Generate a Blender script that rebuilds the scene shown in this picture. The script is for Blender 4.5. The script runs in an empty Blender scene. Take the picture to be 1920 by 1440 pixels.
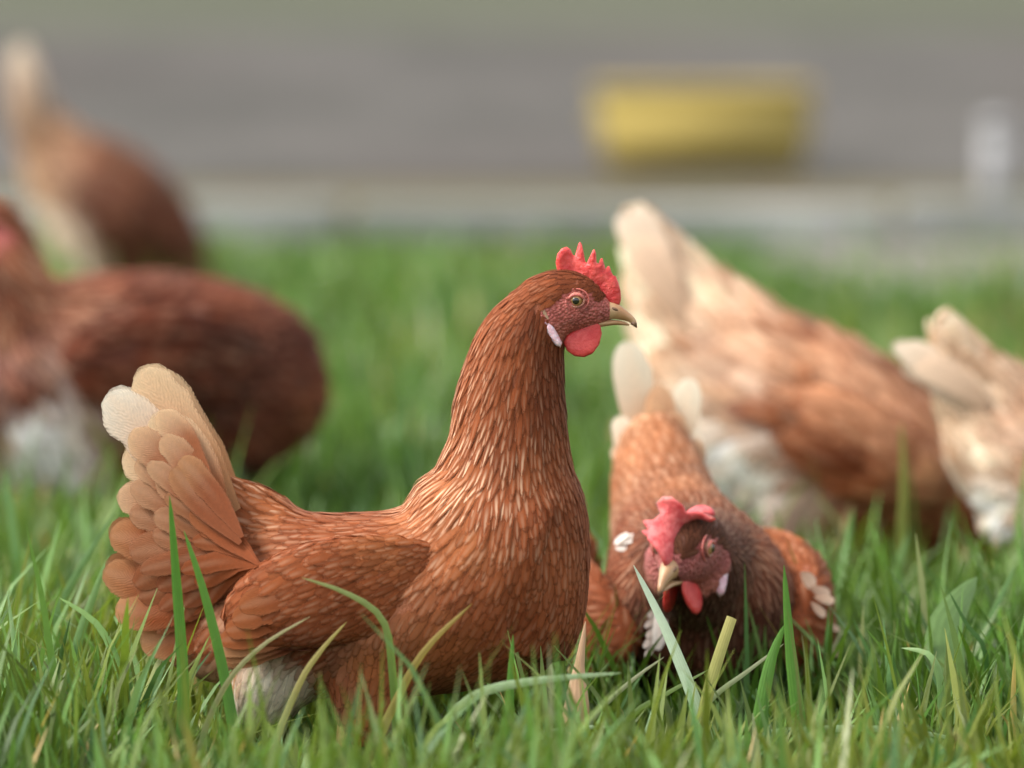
import bpy, bmesh, math, random
import numpy as np
from mathutils import Vector, Matrix, noise
from mathutils.bvhtree import BVHTree
from mathutils.geometry import delaunay_2d_cdt

random.seed(7)
RNG = np.random.default_rng(11)
S = bpy.context.scene
COL = S.collection

# ------------------------------------------------------------------ camera
FPX = 1920 * 200 / 36.0           # focal length in photograph pixels
CAM_H = 0.734
PITCH = math.atan(1020 / FPX)     # the horizon lies 1020 px above the middle
cam_d = bpy.data.cameras.new('camera')
cam = bpy.data.objects.new('camera', cam_d)
COL.objects.link(cam)
cam_d.lens = 200
cam_d.sensor_width = 36
cam_d.clip_start = 0.05
cam_d.clip_end = 2000
cam.location = (0, 0, CAM_H)
cam.rotation_euler = (math.pi / 2 - PITCH, 0, 0)
cam_d.dof.use_dof = True
cam_d.dof.focus_distance = 4.345
cam_d.dof.aperture_fstop = 3.3
S.camera = cam

# ------------------------------------------------------------------ light
SUN_EL, SUN_AZ = math.radians(52), math.radians(-102)   # high on the left
world = bpy.data.worlds.new('World')
S.world = world
world.use_nodes = True
wn = world.node_tree
for n in list(wn.nodes):
    wn.nodes.remove(n)
sky = wn.nodes.new('ShaderNodeTexSky')
sky.sky_type = 'NISHITA'
sky.sun_disc = False
sky.sun_elevation = SUN_EL
sky.sun_rotation = SUN_AZ
sky.air_density = 1.0
sky.dust_density = 3.0
hs = wn.nodes.new('ShaderNodeHueSaturation')
hs.inputs['Saturation'].default_value = 0.22          # a grey, clouded sky
bg = wn.nodes.new('ShaderNodeBackground')
bg.inputs['Strength'].default_value = 0.125
wo = wn.nodes.new('ShaderNodeOutputWorld')
wn.links.new(sky.outputs[0], hs.inputs['Color'])
wn.links.new(hs.outputs[0], bg.inputs['Color'])
wn.links.new(bg.outputs[0], wo.inputs['Surface'])
sun_d = bpy.data.lights.new('sun', 'SUN')
sun_d.energy = 1.25
sun_d.angle = math.radians(14)
sun_d.color = (1.0, 0.95, 0.87)
sun = bpy.data.objects.new('sun', sun_d)
COL.objects.link(sun)
to_sun = Vector((math.sin(SUN_AZ) * math.cos(SUN_EL), math.cos(SUN_AZ) * math.cos(SUN_EL), math.sin(SUN_EL)))
sun.rotation_euler = (-to_sun).to_track_quat('-Z', 'Y').to_euler()

S.view_settings.view_transform = 'Standard'
S.view_settings.look = 'None'
S.view_settings.gamma = 1.0
S.view_settings.exposure = 1.7
S.view_settings.use_curve_mapping = False
S.render.engine = 'CYCLES'
S.cycles.use_denoising = True
S.cycles.max_bounces = 8
S.cycles.transparent_max_bounces = 12
S.cycles.transmission_bounces = 4

# ------------------------------------------------------------------ helpers
def srgb(r, g, b):
    f = lambda c: (c / 255 / 12.92) if c / 255 <= 0.04045 else ((c / 255 + 0.055) / 1.055) ** 2.4
    return (f(r), f(g), f(b))

def at(px, py, s):
    """photograph pixel at a scale of s px per metre -> world point"""
    zc, xc, yc = FPX / s, (px - 960) / s, (720 - py) / s
    return Vector((xc, zc * math.cos(PITCH) + yc * math.sin(PITCH),
                   CAM_H + yc * math.cos(PITCH) - zc * math.sin(PITCH)))

def ground_at(px, s):
    zc = FPX / s
    yc = (zc * math.sin(PITCH) - CAM_H) / math.cos(PITCH)
    return Vector(((px - 960) / s, zc * math.cos(PITCH) + yc * math.sin(PITCH), 0))

def tag(o, label=None, cat=None, group=None, kind=None):
    if label: o['label'] = label
    if cat: o['category'] = cat
    if group: o['group'] = group
    if kind: o['kind'] = kind
    return o

def link(name, me, mat=None, parent=None):
    o = bpy.data.objects.new(name, me)
    COL.objects.link(o)
    if mat and me is not None:
        me.materials.clear()
        me.materials.append(mat)
    if parent is not None:
        o.parent = parent
    return o

def empty(name, loc, rz=0.0, sc=1.0):
    o = bpy.data.objects.new(name, None)
    o.empty_display_size = 0.05
    COL.objects.link(o)
    o.location = loc
    o.rotation_euler = (0, 0, rz)
    o.scale = (sc, sc, sc)
    return o

def mesh_np(name, V, F, col=None, fuv=None, smooth=True):
    """V (n,3); F list of arrays (all quads or all tris) -> mesh with point attributes"""
    me = bpy.data.meshes.new(name)
    V = np.asarray(V, dtype=np.float32)
    F = np.asarray(F, dtype=np.int32)
    k = F.shape[1]
    me.vertices.add(len(V)); me.vertices.foreach_set('co', V.ravel())
    me.loops.add(F.size); me.loops.foreach_set('vertex_index', F.ravel())
    me.polygons.add(len(F))
    me.polygons.foreach_set('loop_start', np.arange(0, F.size, k, dtype=np.int32))
    me.polygons.foreach_set('loop_total', np.full(len(F), k, dtype=np.int32))
    if smooth:
        me.polygons.foreach_set('use_smooth', np.ones(len(F), dtype=bool))
    me.update(calc_edges=True)
    set_attrs(me, col, fuv)
    return me

def set_attrs(me, col=None, fuv=None):
    if col is not None:
        a = me.attributes.new('col', 'FLOAT_COLOR', 'POINT')
        a.data.foreach_set('color', np.asarray(col, dtype=np.float32).ravel())
    if fuv is not None:
        a = me.attributes.new('fuv', 'FLOAT_VECTOR', 'POINT')
        a.data.foreach_set('vector', np.asarray(fuv, dtype=np.float32).ravel())

def bm_mesh(name, bm, smooth=False):
    me = bpy.data.meshes.new(name)
    bmesh.ops.recalc_face_normals(bm, faces=bm.faces)
    bm.to_mesh(me); bm.free()
    if smooth:
        me.polygons.foreach_set('use_smooth', np.ones(len(me.polygons), dtype=bool))
    return me

# ------------------------------------------------------------------ materials
class NT:
    def __init__(self, name):
        self.m = bpy.data.materials.new(name)
        self.m.use_nodes = True
        self.t = self.m.node_tree
        for n in list(self.t.nodes):
            self.t.nodes.remove(n)
        self.out = self.t.nodes.new('ShaderNodeOutputMaterial')
    def n(self, kind, **kw):
        o = self.t.nodes.new(kind)
        for k, v in kw.items():
            if k in o.inputs.keys(): o.inputs[k].default_value = v
            else: setattr(o, k, v)
        return o
    def l(self, a, b): self.t.links.new(a, b)
    def math(self, op, a, b=None, clamp=False):
        o = self.t.nodes.new('ShaderNodeMath'); o.operation = op; o.use_clamp = clamp
        for i, v in enumerate((a, b)):
            if v is None: continue
            if isinstance(v, (int, float)): o.inputs[i].default_value = v
            else: self.l(v, o.inputs[i])
        return o.outputs[0]
    def ramp(self, fac, a, b, lo=0.0, hi=1.0):
        o = self.t.nodes.new('ShaderNodeMapRange'); o.interpolation_type = 'SMOOTHSTEP'
        self.l(fac, o.inputs[0])
        o.inputs[1].default_value = a; o.inputs[2].default_value = b
        o.inputs[3].default_value = lo; o.inputs[4].default_value = hi
        return o.outputs[0]
    def mix(self, fac, a, b, mode='MIX'):
        o = self.t.nodes.new('ShaderNodeMix'); o.data_type = 'RGBA'; o.blend_type = mode
        for s, v in ((o.inputs[0], fac), (o.inputs[6], a), (o.inputs[7], b)):
            if isinstance(v, (int, float)): s.default_value = v
            elif isinstance(v, tuple): s.default_value = (*v, 1) if len(v) == 3 else v
            else: self.l(v, s)
        return o.outputs[2]
    def noise(self, scale, detail=4, vec=None, rough=0.55):
        o = self.n('ShaderNodeTexNoise'); o.inputs['Scale'].default_value = scale
        o.inputs['Detail'].default_value = detail; o.inputs['Roughness'].default_value = rough
        if vec is not None: self.l(vec, o.inputs['Vector'])
        return o.outputs['Fac']
    def obj(self): return self.n('ShaderNodeTexCoord').outputs['Object']
    def bump(self, h, strength, dist=0.01):
        o = self.n('ShaderNodeBump'); o.inputs['Strength'].default_value = strength
        o.inputs['Distance'].default_value = dist; self.l(h, o.inputs['Height'])
        return o.outputs[0]
    def pbr(self, color, rough=0.6, spec=0.3, normal=None, sheen=0.0, translucent=0.0, tcol=None, sss=0.0):
        p = self.n('ShaderNodeBsdfPrincipled')
        if isinstance(color, tuple): p.inputs['Base Color'].default_value = (*color, 1)
        else: self.l(color, p.inputs['Base Color'])
        if isinstance(rough, (int, float)): p.inputs['Roughness'].default_value = rough
        else: self.l(rough, p.inputs['Roughness'])
        p.inputs['Specular IOR Level'].default_value = spec
        if sheen:
            p.inputs['Sheen Weight'].default_value = sheen
            p.inputs['Sheen Roughness'].default_value = 0.5
            p.inputs['Sheen Tint'].default_value = (1.0, 0.8, 0.62, 1)
        if sss:
            p.inputs['Subsurface Weight'].default_value = sss
            p.inputs['Subsurface Radius'].default_value = (0.006, 0.002, 0.0015)
            p.inputs['Subsurface Scale'].default_value = 1.0
        if normal is not None: self.l(normal, p.inputs['Normal'])
        last = p.outputs[0]
        if translucent:
            t = self.n('ShaderNodeBsdfTranslucent')
            src = tcol if tcol is not None else color
            if isinstance(src, tuple): t.inputs['Color'].default_value = (*src, 1)
            else: self.l(src, t.inputs['Color'])
            m = self.n('ShaderNodeMixShader'); m.inputs[0].default_value = translucent
            self.l(last, m.inputs[1]); self.l(t.outputs[0], m.inputs[2])
            last = m.outputs[0]
        self.l(last, self.out.inputs['Surface'])
        return self.m

def feather_material():
    t = NT('feather')
    a = t.n('ShaderNodeAttribute', attribute_name='col')
    f = t.n('ShaderNodeAttribute', attribute_name='fuv')
    sep = t.n('ShaderNodeSeparateXYZ'); t.l(f.outputs['Vector'], sep.inputs[0])
    u, v, r = sep.outputs
    au = t.math('ABSOLUTE', u)
    # barbs run out and forward from the shaft
    ph = t.math('ADD', t.math('MULTIPLY', v, 150.0), t.math('MULTIPLY', au, -48.0))
    ph = t.math('ADD', ph, t.math('MULTIPLY', t.noise(130, 3, t.obj()), 16.0))
    barb = t.math('SINE', ph)
    shaft = t.ramp(au, 0.5, 0.04)
    edge = t.ramp(au, 0.55, 1.0)
    base = t.mix(t.math('MULTIPLY', t.ramp(r, 0.0, 1.0), 0.5), a.outputs['Color'],
                 t.mix(1.0, a.outputs['Color'], (0.62, 0.55, 0.5), 'MULTIPLY'))
    fine = t.noise(420, 3, t.obj())
    base = t.mix(t.math('MULTIPLY', t.ramp(fine, 0.35, 0.75), 0.3), base, t.mix(1.0, base, (1.5, 1.4, 1.3), 'MULTIPLY'))
    base = t.mix(t.math('MULTIPLY', t.ramp(barb, -1, 1), 0.12), base, t.mix(1.0, base, (0.55, 0.5, 0.5), 'MULTIPLY'))
    pale = t.math('MULTIPLY', a.outputs['Alpha'], t.math('ADD', t.math('MULTIPLY', t.math('MULTIPLY', shaft, t.ramp(v, .25, .7)), .95), t.math('MULTIPLY', edge, 0.2)), True)
    base = t.mix(pale, base, (0.86, 0.58, 0.38))  # pale shaft and edge pigment, widened into painted highlights of lit feathers
    h = t.math('ADD', t.math('MULTIPLY', barb, 0.35), t.math('MULTIPLY', shaft, 0.8))
    t.pbr(base, 0.66, 0.14, t.bump(h, 0.25, 0.0005), sheen=0.06, translucent=0.34, tcol=base)
    # the vane thins out into loose barbs at its rim and tip
    surf = t.out.inputs['Surface'].links[0].from_socket
    big = t.ramp(r, 1.2, 1.3)
    rim = t.math('MAXIMUM', t.ramp(au, .48, 1.0), t.math('MULTIPLY', t.ramp(v, .80, 1.0), .9))
    rim_b = t.math('MULTIPLY', t.math('MAXIMUM', t.ramp(au, .86, 1.0), t.ramp(v, .96, 1.0)), .6)
    rim = t.math('ADD', t.math('MULTIPLY', rim, t.math('SUBTRACT', 1.0, big)), t.math('MULTIPLY', rim_b, big))
    loose = t.ramp(t.math('ADD', t.math('MULTIPLY', barb, .22), t.noise(700, 2, t.obj())), .25, .75)
    tr = t.n('ShaderNodeBsdfTransparent')
    mx = t.n('ShaderNodeMixShader')
    t.l(t.math('MULTIPLY', t.math('MULTIPLY', rim, t.math('ADD', loose, .35)), .85, True), mx.inputs[0])
    t.l(surf, mx.inputs[1]); t.l(tr.outputs[0], mx.inputs[2]); t.l(mx.outputs[0], t.out.inputs['Surface'])
    return t.m

def skin_body_material():
    t = NT('down_and_skin')
    a = t.n('ShaderNodeAttribute', attribute_name='col')
    nz = t.noise(240, 5, t.obj())
    c = t.mix(t.math('MULTIPLY', t.ramp(nz, 0.3, 0.7), 0.45), a.outputs['Color'], t.mix(1.0, a.outputs['Color'], (0.6, 0.5, 0.5), 'MULTIPLY'))
    # bare face: wrinkled, with pale flaky specks
    bare = t.math('SUBTRACT', 1.0, a.outputs['Alpha'], True)
    vo = t.n('ShaderNodeTexVoronoi'); vo.inputs['Scale'].default_value = 420; t.l(t.obj(), vo.inputs['Vector'])
    speck = t.math('MULTIPLY', t.ramp(t.noise(600, 4, t.obj()), .52, .7), t.math('MULTIPLY', bare, .45))
    c = t.mix(speck, c, (.62, .30, .25))
    c = t.mix(t.math('MULTIPLY', bare, t.ramp(vo.outputs['Distance'], .35, .7, 0, .45)), c, t.mix(1.0, c, (.55, .4, .4), 'MULTIPLY'))
    h = t.math('ADD', t.noise(500, 4, t.obj()), t.math('MULTIPLY', bare, t.math('MULTIPLY', vo.outputs['Distance'], -2.2)))
    return t.pbr(c, 0.55, 0.28, t.bump(h, 0.55, 0.0018), sheen=0.05)

def flesh_material(name, c1, c2, rough=0.42, bump=0.5, scale=520, sss=0.35):
    t = NT(name)
    nz = t.noise(160, 5, t.obj())
    c = t.mix(t.ramp(nz, 0.3, 0.72), c1, c2)
    b = t.noise(scale, 3, t.obj())
    return t.pbr(c, rough, 0.4, t.bump(b, bump, 0.0012), sss=sss)

def simple_material(name, c1, c2, scale=60, rough=0.6, spec=0.3, bump=0.2, dist=0.002, translucent=0.0):
    t = NT(name)
    c = t.mix(t.ramp(t.noise(scale, 5, t.obj()), 0.3, 0.7), c1, c2)
    return t.pbr(c, rough, spec, t.bump(t.noise(scale * 3, 4, t.obj()), bump, dist), translucent=translucent, tcol=c if translucent else None)

def grass_material():
    t = NT('grass_blade')
    a = t.n('ShaderNodeAttribute', attribute_name='col')
    f = t.n('ShaderNodeAttribute', attribute_name='fuv')
    sep = t.n('ShaderNodeSeparateXYZ'); t.l(f.outputs['Vector'], sep.inputs[0])
    u, v, r = sep.outputs
    vein = t.ramp(t.math('SINE', t.math('MULTIPLY', u, 16.0)), -1, 1)
    mott = t.noise(120, 3, t.obj())
    c = t.mix(t.math('MULTIPLY', vein, 0.25), a.outputs['Color'], t.mix(1.0, a.outputs['Color'], (1.35, 1.3, 1.3), 'MULTIPLY'))
    c = t.mix(t.math('MULTIPLY', t.ramp(mott, 0.4, 0.75), 0.35), c, t.mix(1.0, c, (0.7, 0.72, 0.6), 'MULTIPLY'))
    return t.pbr(c, 0.42, 0.42, t.bump(vein, 0.25, 0.0006), translucent=0.36, tcol=t.mix(1.0, c, (1.15, 1.25, 0.7), 'MULTIPLY'))

M = {}
M['feather'] = feather_material()
M['body'] = skin_body_material()
M['comb'] = flesh_material('comb_flesh', (0.50, 0.03, 0.03), (0.68, 0.09, 0.075), 0.42, 1.0, 380)
M['comb_dull'] = flesh_material('comb_flesh_dull', (0.50, 0.05, 0.055), (0.66, 0.16, 0.15), 0.5, 0.8)
M['wattle'] = flesh_material('wattle_flesh', (0.50, 0.03, 0.03), (0.62, 0.075, 0.065), 0.4, 0.6)
M['earlobe'] = flesh_material('earlobe_skin', (0.62, 0.36, 0.42), (0.75, 0.55, 0.60), 0.55, 0.7)
M['eyelid'] = flesh_material('eyelid_skin', (0.36, 0.14, 0.10), (0.44, 0.20, 0.14), 0.5, 0.6, 700)
M['eye_skin'] = flesh_material('eye_skin', (.42, .10, .08), (.50, .15, .12), 0.5, 0.6, 700)
M['beak'] = simple_material('beak_horn', (0.34, 0.17, 0.075), (0.46, 0.28, 0.15), 70, 0.38, 0.45, 0.25)
M['beak_dark'] = simple_material('beak_tip_horn', (0.12, 0.06, 0.035), (0.2, 0.11, 0.06), 110, 0.4, 0.4, 0.2)
M['iris'] = simple_material('iris', (0.30, 0.15, 0.05), (0.42, 0.25, 0.10), 300, 0.12, 0.6, 0.05)
M['pupil'] = simple_material('pupil', (0.006, 0.005, 0.005), (0.01, 0.008, 0.007), 60, 0.06, 0.8, 0.0)
M['leg'] = simple_material('leg_scales', (0.46, 0.27, 0.09), (0.56, 0.37, 0.16), 260, 0.5, 0.35, 0.6)
M['grass'] = grass_material()

# ------------------------------------------------------------------ solids
def loft(bm, secs, side=(0, 1, 0), seg=20):
    """secs: (centre xyz, r_normal, r_side[, side vector]); closed tube, capped"""
    C = [Vector(s[0]) for s in secs]
    rings = []
    for i, s in enumerate(secs):
        t = (C[min(i + 1, len(C) - 1)] - C[max(i - 1, 0)]).normalized()
        sd = Vector(s[3] if len(s) > 3 else side)
        sd = (sd - t * sd.dot(t)).normalized()
        nn = sd.cross(t).normalized()
        rings.append([bm.verts.new(C[i] + sd * (s[2] * math.cos(a)) + nn * (s[1] * math.sin(a)))
                      for a in (2 * math.pi * k / seg for k in range(seg))])
    for a, b in zip(rings, rings[1:]):
        for k in range(seg):
            bm.faces.new((a[k], a[(k + 1) % seg], b[(k + 1) % seg], b[k]))
    bm.faces.new(rings[0][::-1]); bm.faces.new(rings[-1])

def dense(secs, k=4):
    """Catmull-Rom refine of sections (centre, rn, rs)"""
    A = [np.array([*s[0], s[1], s[2], *(s[3] if len(s) > 3 else (0, 1, 0))], float) for s in secs]
    out = []
    for i in range(len(A) - 1):
        p0, p1, p2, p3 = A[max(i - 1, 0)], A[i], A[i + 1], A[min(i + 2, len(A) - 1)]
        for j in range(k):
            t = j / k
            q = 0.5 * ((2 * p1) + (-p0 + p2) * t + (2 * p0 - 5 * p1 + 4 * p2 - p3) * t * t + (-p0 + 3 * p1 - 3 * p2 + p3) * t ** 3)
            out.append(q)
    out.append(A[-1])
    return [((q[0], q[1], q[2]), max(q[3], 1e-4), max(q[4], 1e-4), (q[5], q[6], q[7])) for q in out]

def union(bm, voxel, smooth=6, factor=0.5):
    me = bpy.data.meshes.new('tmp')
    bmesh.ops.recalc_face_normals(bm, faces=bm.faces)
    bm.to_mesh(me); bm.free()
    o = bpy.data.objects.new('tmp', me); COL.objects.link(o)
    r = o.modifiers.new('r', 'REMESH'); r.mode = 'VOXEL'; r.voxel_size = voxel
    s = o.modifiers.new('s', 'SMOOTH'); s.iterations = smooth; s.factor = factor
    dg = bpy.context.evaluated_depsgraph_get()
    res = bpy.data.meshes.new_from_object(o.evaluated_get(dg))
    bpy.data.objects.remove(o); bpy.data.meshes.remove(me)
    res.polygons.foreach_set('use_smooth', np.ones(len(res.polygons), dtype=bool))
    return res

def coords(me):
    a = np.empty(len(me.vertices) * 3, dtype=np.float32); me.vertices.foreach_get('co', a)
    return a.reshape(-1, 3)

def inflate(name, outline, thick, step, bend=None, plateau=0.35):
    """a cushion-shaped solid from a 2-D outline (x, z), thickest in the middle"""
    P = [Vector(p) for p in outline]
    n0 = len(P)
    xs, zs = [p.x for p in P], [p.y for p in P]
    def inside(x, z):
        c = False
        for i in range(n0):
            a, b = P[i], P[i - 1]
            if (a.y > z) != (b.y > z) and x < (b.x - a.x) * (z - a.y) / (b.y - a.y) + a.x: c = not c
        return c
    def dist(x, z):
        q, d = Vector((x, z)), 1e9
        for i in range(n0):
            a, b = P[i - 1], P[i]
            ab = b - a; L = ab.length_squared
            t = max(0, min(1, (q - a).dot(ab) / L)) if L else 0
            d = min(d, (a + ab * t - q).length)
        return d
    pts = list(P); D = [0.0] * n0
    z = min(zs)
    while z < max(zs):
        x = min(xs)
        while x < max(xs):
            jx, jz = x + random.uniform(-.2, .2) * step, z + random.uniform(-.2, .2) * step
            if inside(jx, jz):
                d = dist(jx, jz)
                if d > step * 0.45: pts.append(Vector((jx, jz))); D.append(d)
            x += step
        z += step
    vv, ee, ff, ov, oe, of = delaunay_2d_cdt(pts, [(i, (i + 1) % n0) for i in range(n0)], [list(range(n0))], 1, 1e-7)
    dd = [dist(p.x, p.y) for p in vv]
    mx = max(dd) or 1
    bm = bmesh.new(); top, bot = [], []
    for p, d in zip(vv, dd):
        h = thick * min(1.0, math.sqrt(max(d, 0) / (mx * plateau))) if d > 1e-6 else 0.0
        a = Vector((p.x, -h, p.y)); b = Vector((p.x, h, p.y))
        if bend: a, b = bend(a), bend(b)
        va = bm.verts.new(a); top.append(va); bot.append(va if h == 0 else bm.verts.new(b))
    for f in ff:
        if len(set(f)) < 3: continue
        try: bm.faces.new([top[i] for i in f])
        except ValueError: pass
        try: bm.faces.new([bot[i] for i in reversed(f)])
        except ValueError: pass
    return bm_mesh(name, bm, True)

# ------------------------------------------------------------------ feathers
VR = np.array([0, .28, .56, .8, .94, 1.0])
W_ROUND = np.array([.45, .88, 1.0, .86, .52, .10])
W_POINT = np.array([.5, .95, .92, .62, .30, .03])

class Field:
    """feather look over a body: control points (x, z, angle, length, half width, colour, pale, pointed)"""
    def __init__(self, rows):
        self.P = np.array([[r[0], r[1]] for r in rows])
        a = np.radians([r[2] for r in rows])
        self.A = np.column_stack([np.cos(a), np.sin(a), [r[3] for r in rows], [r[4] for r in rows],
                                  [r[5] for r in rows], [r[6] for r in rows], [r[7] for r in rows]])
    def __call__(self, xz, p=3.2):
        d2 = ((xz[:, None, :] - self.P[None]) ** 2).sum(-1) + 1e-7
        w = d2 ** (-p / 2); w /= w.sum(1, keepdims=True)
        r = w @ self.A
        return dict(dx=r[:, 0], dz=r[:, 1], L=r[:, 2] * 1.18, W=r[:, 3] * .78, col=r[:, 4:7], pale=r[:, 7], pt=r[:, 8])

def scatter(me, field, cover, reject=None, blotch=0.0, spacing=0.62, jitter=0.09, lift=0.0005, tilt=0.07, seed=1, flat=False):
    """plumage: feathers laid along the field over a mesh; returns mesh arrays"""
    rng = np.random.default_rng(seed)
    V = coords(me)
    me.calc_loop_triangles()
    T = np.empty(len(me.loop_triangles) * 3, dtype=np.int32); me.loop_triangles.foreach_get('vertices', T); T = T.reshape(-1, 3)
    A, B, C = V[T[:, 0]], V[T[:, 1]], V[T[:, 2]]
    cr = np.cross(B - A, C - A); ar = np.linalg.norm(cr, axis=1) / 2
    nrm = cr / np.maximum(2 * ar[:, None], 1e-12)
    f0 = field(V[:, [0, 2]])
    mean = np.median(f0['L'] * f0['W'] * 2)
    smallest = np.percentile(f0['L'] * f0['W'] * 2, 4)
    ncand = int(ar.sum() * cover / smallest * 1.6)
    ti = rng.choice(len(T), size=min(ncand, 90000), p=ar / ar.sum())
    w = rng.random((len(ti), 2)); fl = w.sum(1) > 1; w[fl] = 1 - w[fl]
    P = A[ti] + (B - A)[ti] * w[:, :1] + (C - A)[ti] * w[:, 1:]
    N = nrm[ti]
    F = field(P[:, [0, 2]])
    keep = np.ones(len(P), bool)
    if reject is not None: keep &= ~reject(P)
    # dart throwing with a radius that follows the feather size
    rad = spacing * np.sqrt(F['L'] * F['W'] * 2 / cover) * 1.1
    cell = float(np.percentile(rad, 95)) or 0.005
    grid, sel = {}, []
    key = np.floor(P / cell).astype(int)
    for i in range(len(P)):
        if not keep[i]: continue
        k = key[i]; ok = True; ri = rad[i]
        for ax in (-1, 0, 1):
            for ay in (-1, 0, 1):
                for az in (-1, 0, 1):
                    for j in grid.get((k[0] + ax, k[1] + ay, k[2] + az), ()):
                        d = P[i] - P[j]
                        if d[0] * d[0] + d[1] * d[1] + d[2] * d[2] < ri * ri: ok = False; break
                    if not ok: break
                if not ok: break
            if not ok: break
        if ok:
            grid.setdefault((k[0], k[1], k[2]), []).append(i); sel.append(i)
    sel = np.array(sel)
    P, N = P[sel], N[sel]
    F = {k: v[sel] for k, v in F.items()}
    n = len(P)
    D = np.column_stack([F['dx'], rng.normal(0, 0.08, n), F['dz']])
    D += rng.normal(0, jitter, D.shape) * 0.6
    D -= N * (D * N).sum(1, keepdims=True)
    D /= np.maximum(np.linalg.norm(D, axis=1, keepdims=True), 1e-6)
    L = F['L'] * rng.uniform(.72, 1.38, n); W = F['W'] * rng.uniform(.78, 1.25, n)
    bvh = BVHTree.FromPolygons([tuple(v) for v in V], [tuple(t) for t in T])
    nr = len(VR)
    cen = P[:, None, :] + D[:, None, :] * (L[:, None] * (VR[None] - .45))[..., None]
    nn = np.repeat(N[:, None, :], nr, 1).copy()
    for i in range(n):
        for r in range(nr):
            loc, no, _, dist = bvh.find_nearest(cen[i, r])
            if loc is not None and dist < L[i] * .6:
                cen[i, r] = loc
                m = nn[i, r] * .5 + np.array(no) * .5
                nn[i, r] = m / (np.linalg.norm(m) + 1e-9)
    tl = tilt * rng.uniform(.6, 1.5, n)
    cen += nn * (lift * rng.uniform(.4, 1.6, (n, 1, 1)) + (L * tl)[:, None, None] * (VR * (1 - .25 * VR))[None, :, None])
    Sd = np.cross(nn, np.repeat(D[:, None, :], nr, 1)); Sd /= np.maximum(np.linalg.norm(Sd, axis=2, keepdims=True), 1e-6)
    pt = np.clip(F['pt'], 0, 1)[:, None]
    wd = W[:, None] * (W_ROUND[None] * (1 - pt) + W_POINT[None] * pt)
    V3 = np.stack([cen + Sd * (wd * u)[..., None] - nn * (wd * abs(u) * .12)[..., None] for u in (-1, 0, 1)], axis=2)
    fuv = np.empty((n, nr, 3, 3)); fuv[..., 0] = np.array([-1, 0, 1]); fuv[..., 1] = VR[None, :, None]; fuv[..., 2] = rng.random(n)[:, None, None]
    c = F['col'] * rng.uniform(.86, 1.12, (n, 1))
    if blotch:
        bn = np.array([noise.noise(Vector(p) * 24 + Vector((seed, 0, 0))) + .6 * noise.noise(Vector(p) * 55 + Vector((0, seed, 0))) for p in P])[:, None]
        c = c * np.clip(1 + blotch * bn * np.array([.8, 1.1, 1.3]), .35, 1.6)
    col = np.empty((n, nr, 3, 4)); col[..., :3] = np.minimum(c, .92)[:, None, None, :]
    col[..., 3] = np.clip(F['pale'] * rng.uniform(.2, 1.3, n), 0, 1)[:, None, None]
    base = (np.arange(n) * nr * 3)[:, None, None]
    r = np.arange(nr - 1)[None, :, None] * 3; u = np.arange(2)[None, None, :]
    q0 = base + r + u
    Q = np.stack([q0, q0 + 1, q0 + 4, q0 + 3], -1).reshape(-1, 4)
    return V3.reshape(-1, 3), Q, col.reshape(-1, 4), fuv.reshape(-1, 3)

def big_feather(name, pts, hw, nrm0, c0, c1, parent, pale=0.3, bars=0.0, cmid=None, band=None, cup=0.07, seed=0):
    """one large feather: pts base..tip (hen space), half width, face normal, colour root->tip"""
    rows = 11
    A = [np.array(p, float) for p in pts]
    V, C, U, F = [], [], [], []
    rnd = random.Random(seed * 13 + len(name))
    n0 = np.array(nrm0, float)
    us = (-1, -.55, 0, .55, 1)
    def bez(t):
        if len(A) == 3:
            q = 2 * A[1] - .5 * (A[0] + A[2])
            return (1 - t) ** 2 * A[0] + 2 * t * (1 - t) * q + t * t * A[2]
        return A[0] + (A[1] - A[0]) * t
    r0 = 1.5
    for i in range(rows):
        v = 1 - (1 - i / (rows - 1)) ** 1.6
        p = bez(v); t = bez(min(v + .02, 1.0)) - bez(max(v - .02, 0)); t /= np.linalg.norm(t)
        s = np.cross(n0, t); s /= np.linalg.norm(s); nn = np.cross(t, s)
        w = hw * (0.16 + 0.84 * math.sin(min(v / .62, 1) * math.pi / 2)) * (math.sqrt(max(0, 1 - ((v - .72) / .28) ** 2)) if v > .72 else 1)
        w = max(w, hw * .06)
        wl, wr = w * (1 - (rnd.random() < .3) * rnd.uniform(.04, .16) * (v > .3)), w * (1 - (rnd.random() < .3) * rnd.uniform(.04, .16) * (v > .3))
        for u in us:
            w = wl if u < 0 else wr
            V.append(p + s * w * u - nn * (w * abs(u) ** 1.5 * cup))
            k = v if band is None else float(np.clip((v + .12 * (abs(u) - .4) - band) / (1 - band), 0, 1)) ** .8
            c = np.array(c0) * (1 - k) + np.array(c1) * k if cmid is None else (
                np.array(c0) * (1 - 2 * k) + np.array(cmid) * 2 * k if k < .5 else np.array(cmid) * (2 - 2 * k) + np.array(c1) * (2 * k - 1))
            C.append((*c, pale)); U.append((u, v * .999, r0))
    m = len(us)
    for i in range(rows - 1):
        for j in range(m - 1):
            a = i * m + j
            F.append((a, a + 1, a + m + 1, a + m))
    return link(name, mesh_np(name, V, F, C, U), M['feather'], parent)

def point_in(poly, x, z):
    c = np.zeros(len(x), bool)
    for i in range(len(poly)):
        x1, z1 = poly[i]; x0, z0 = poly[i - 1]
        cond = (z1 > z) != (z0 > z)
        c ^= cond & (x < (x0 - x1) * (z - z1) / ((z0 - z1) if z0 != z1 else 1e-9) + x1)
    return c

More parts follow.
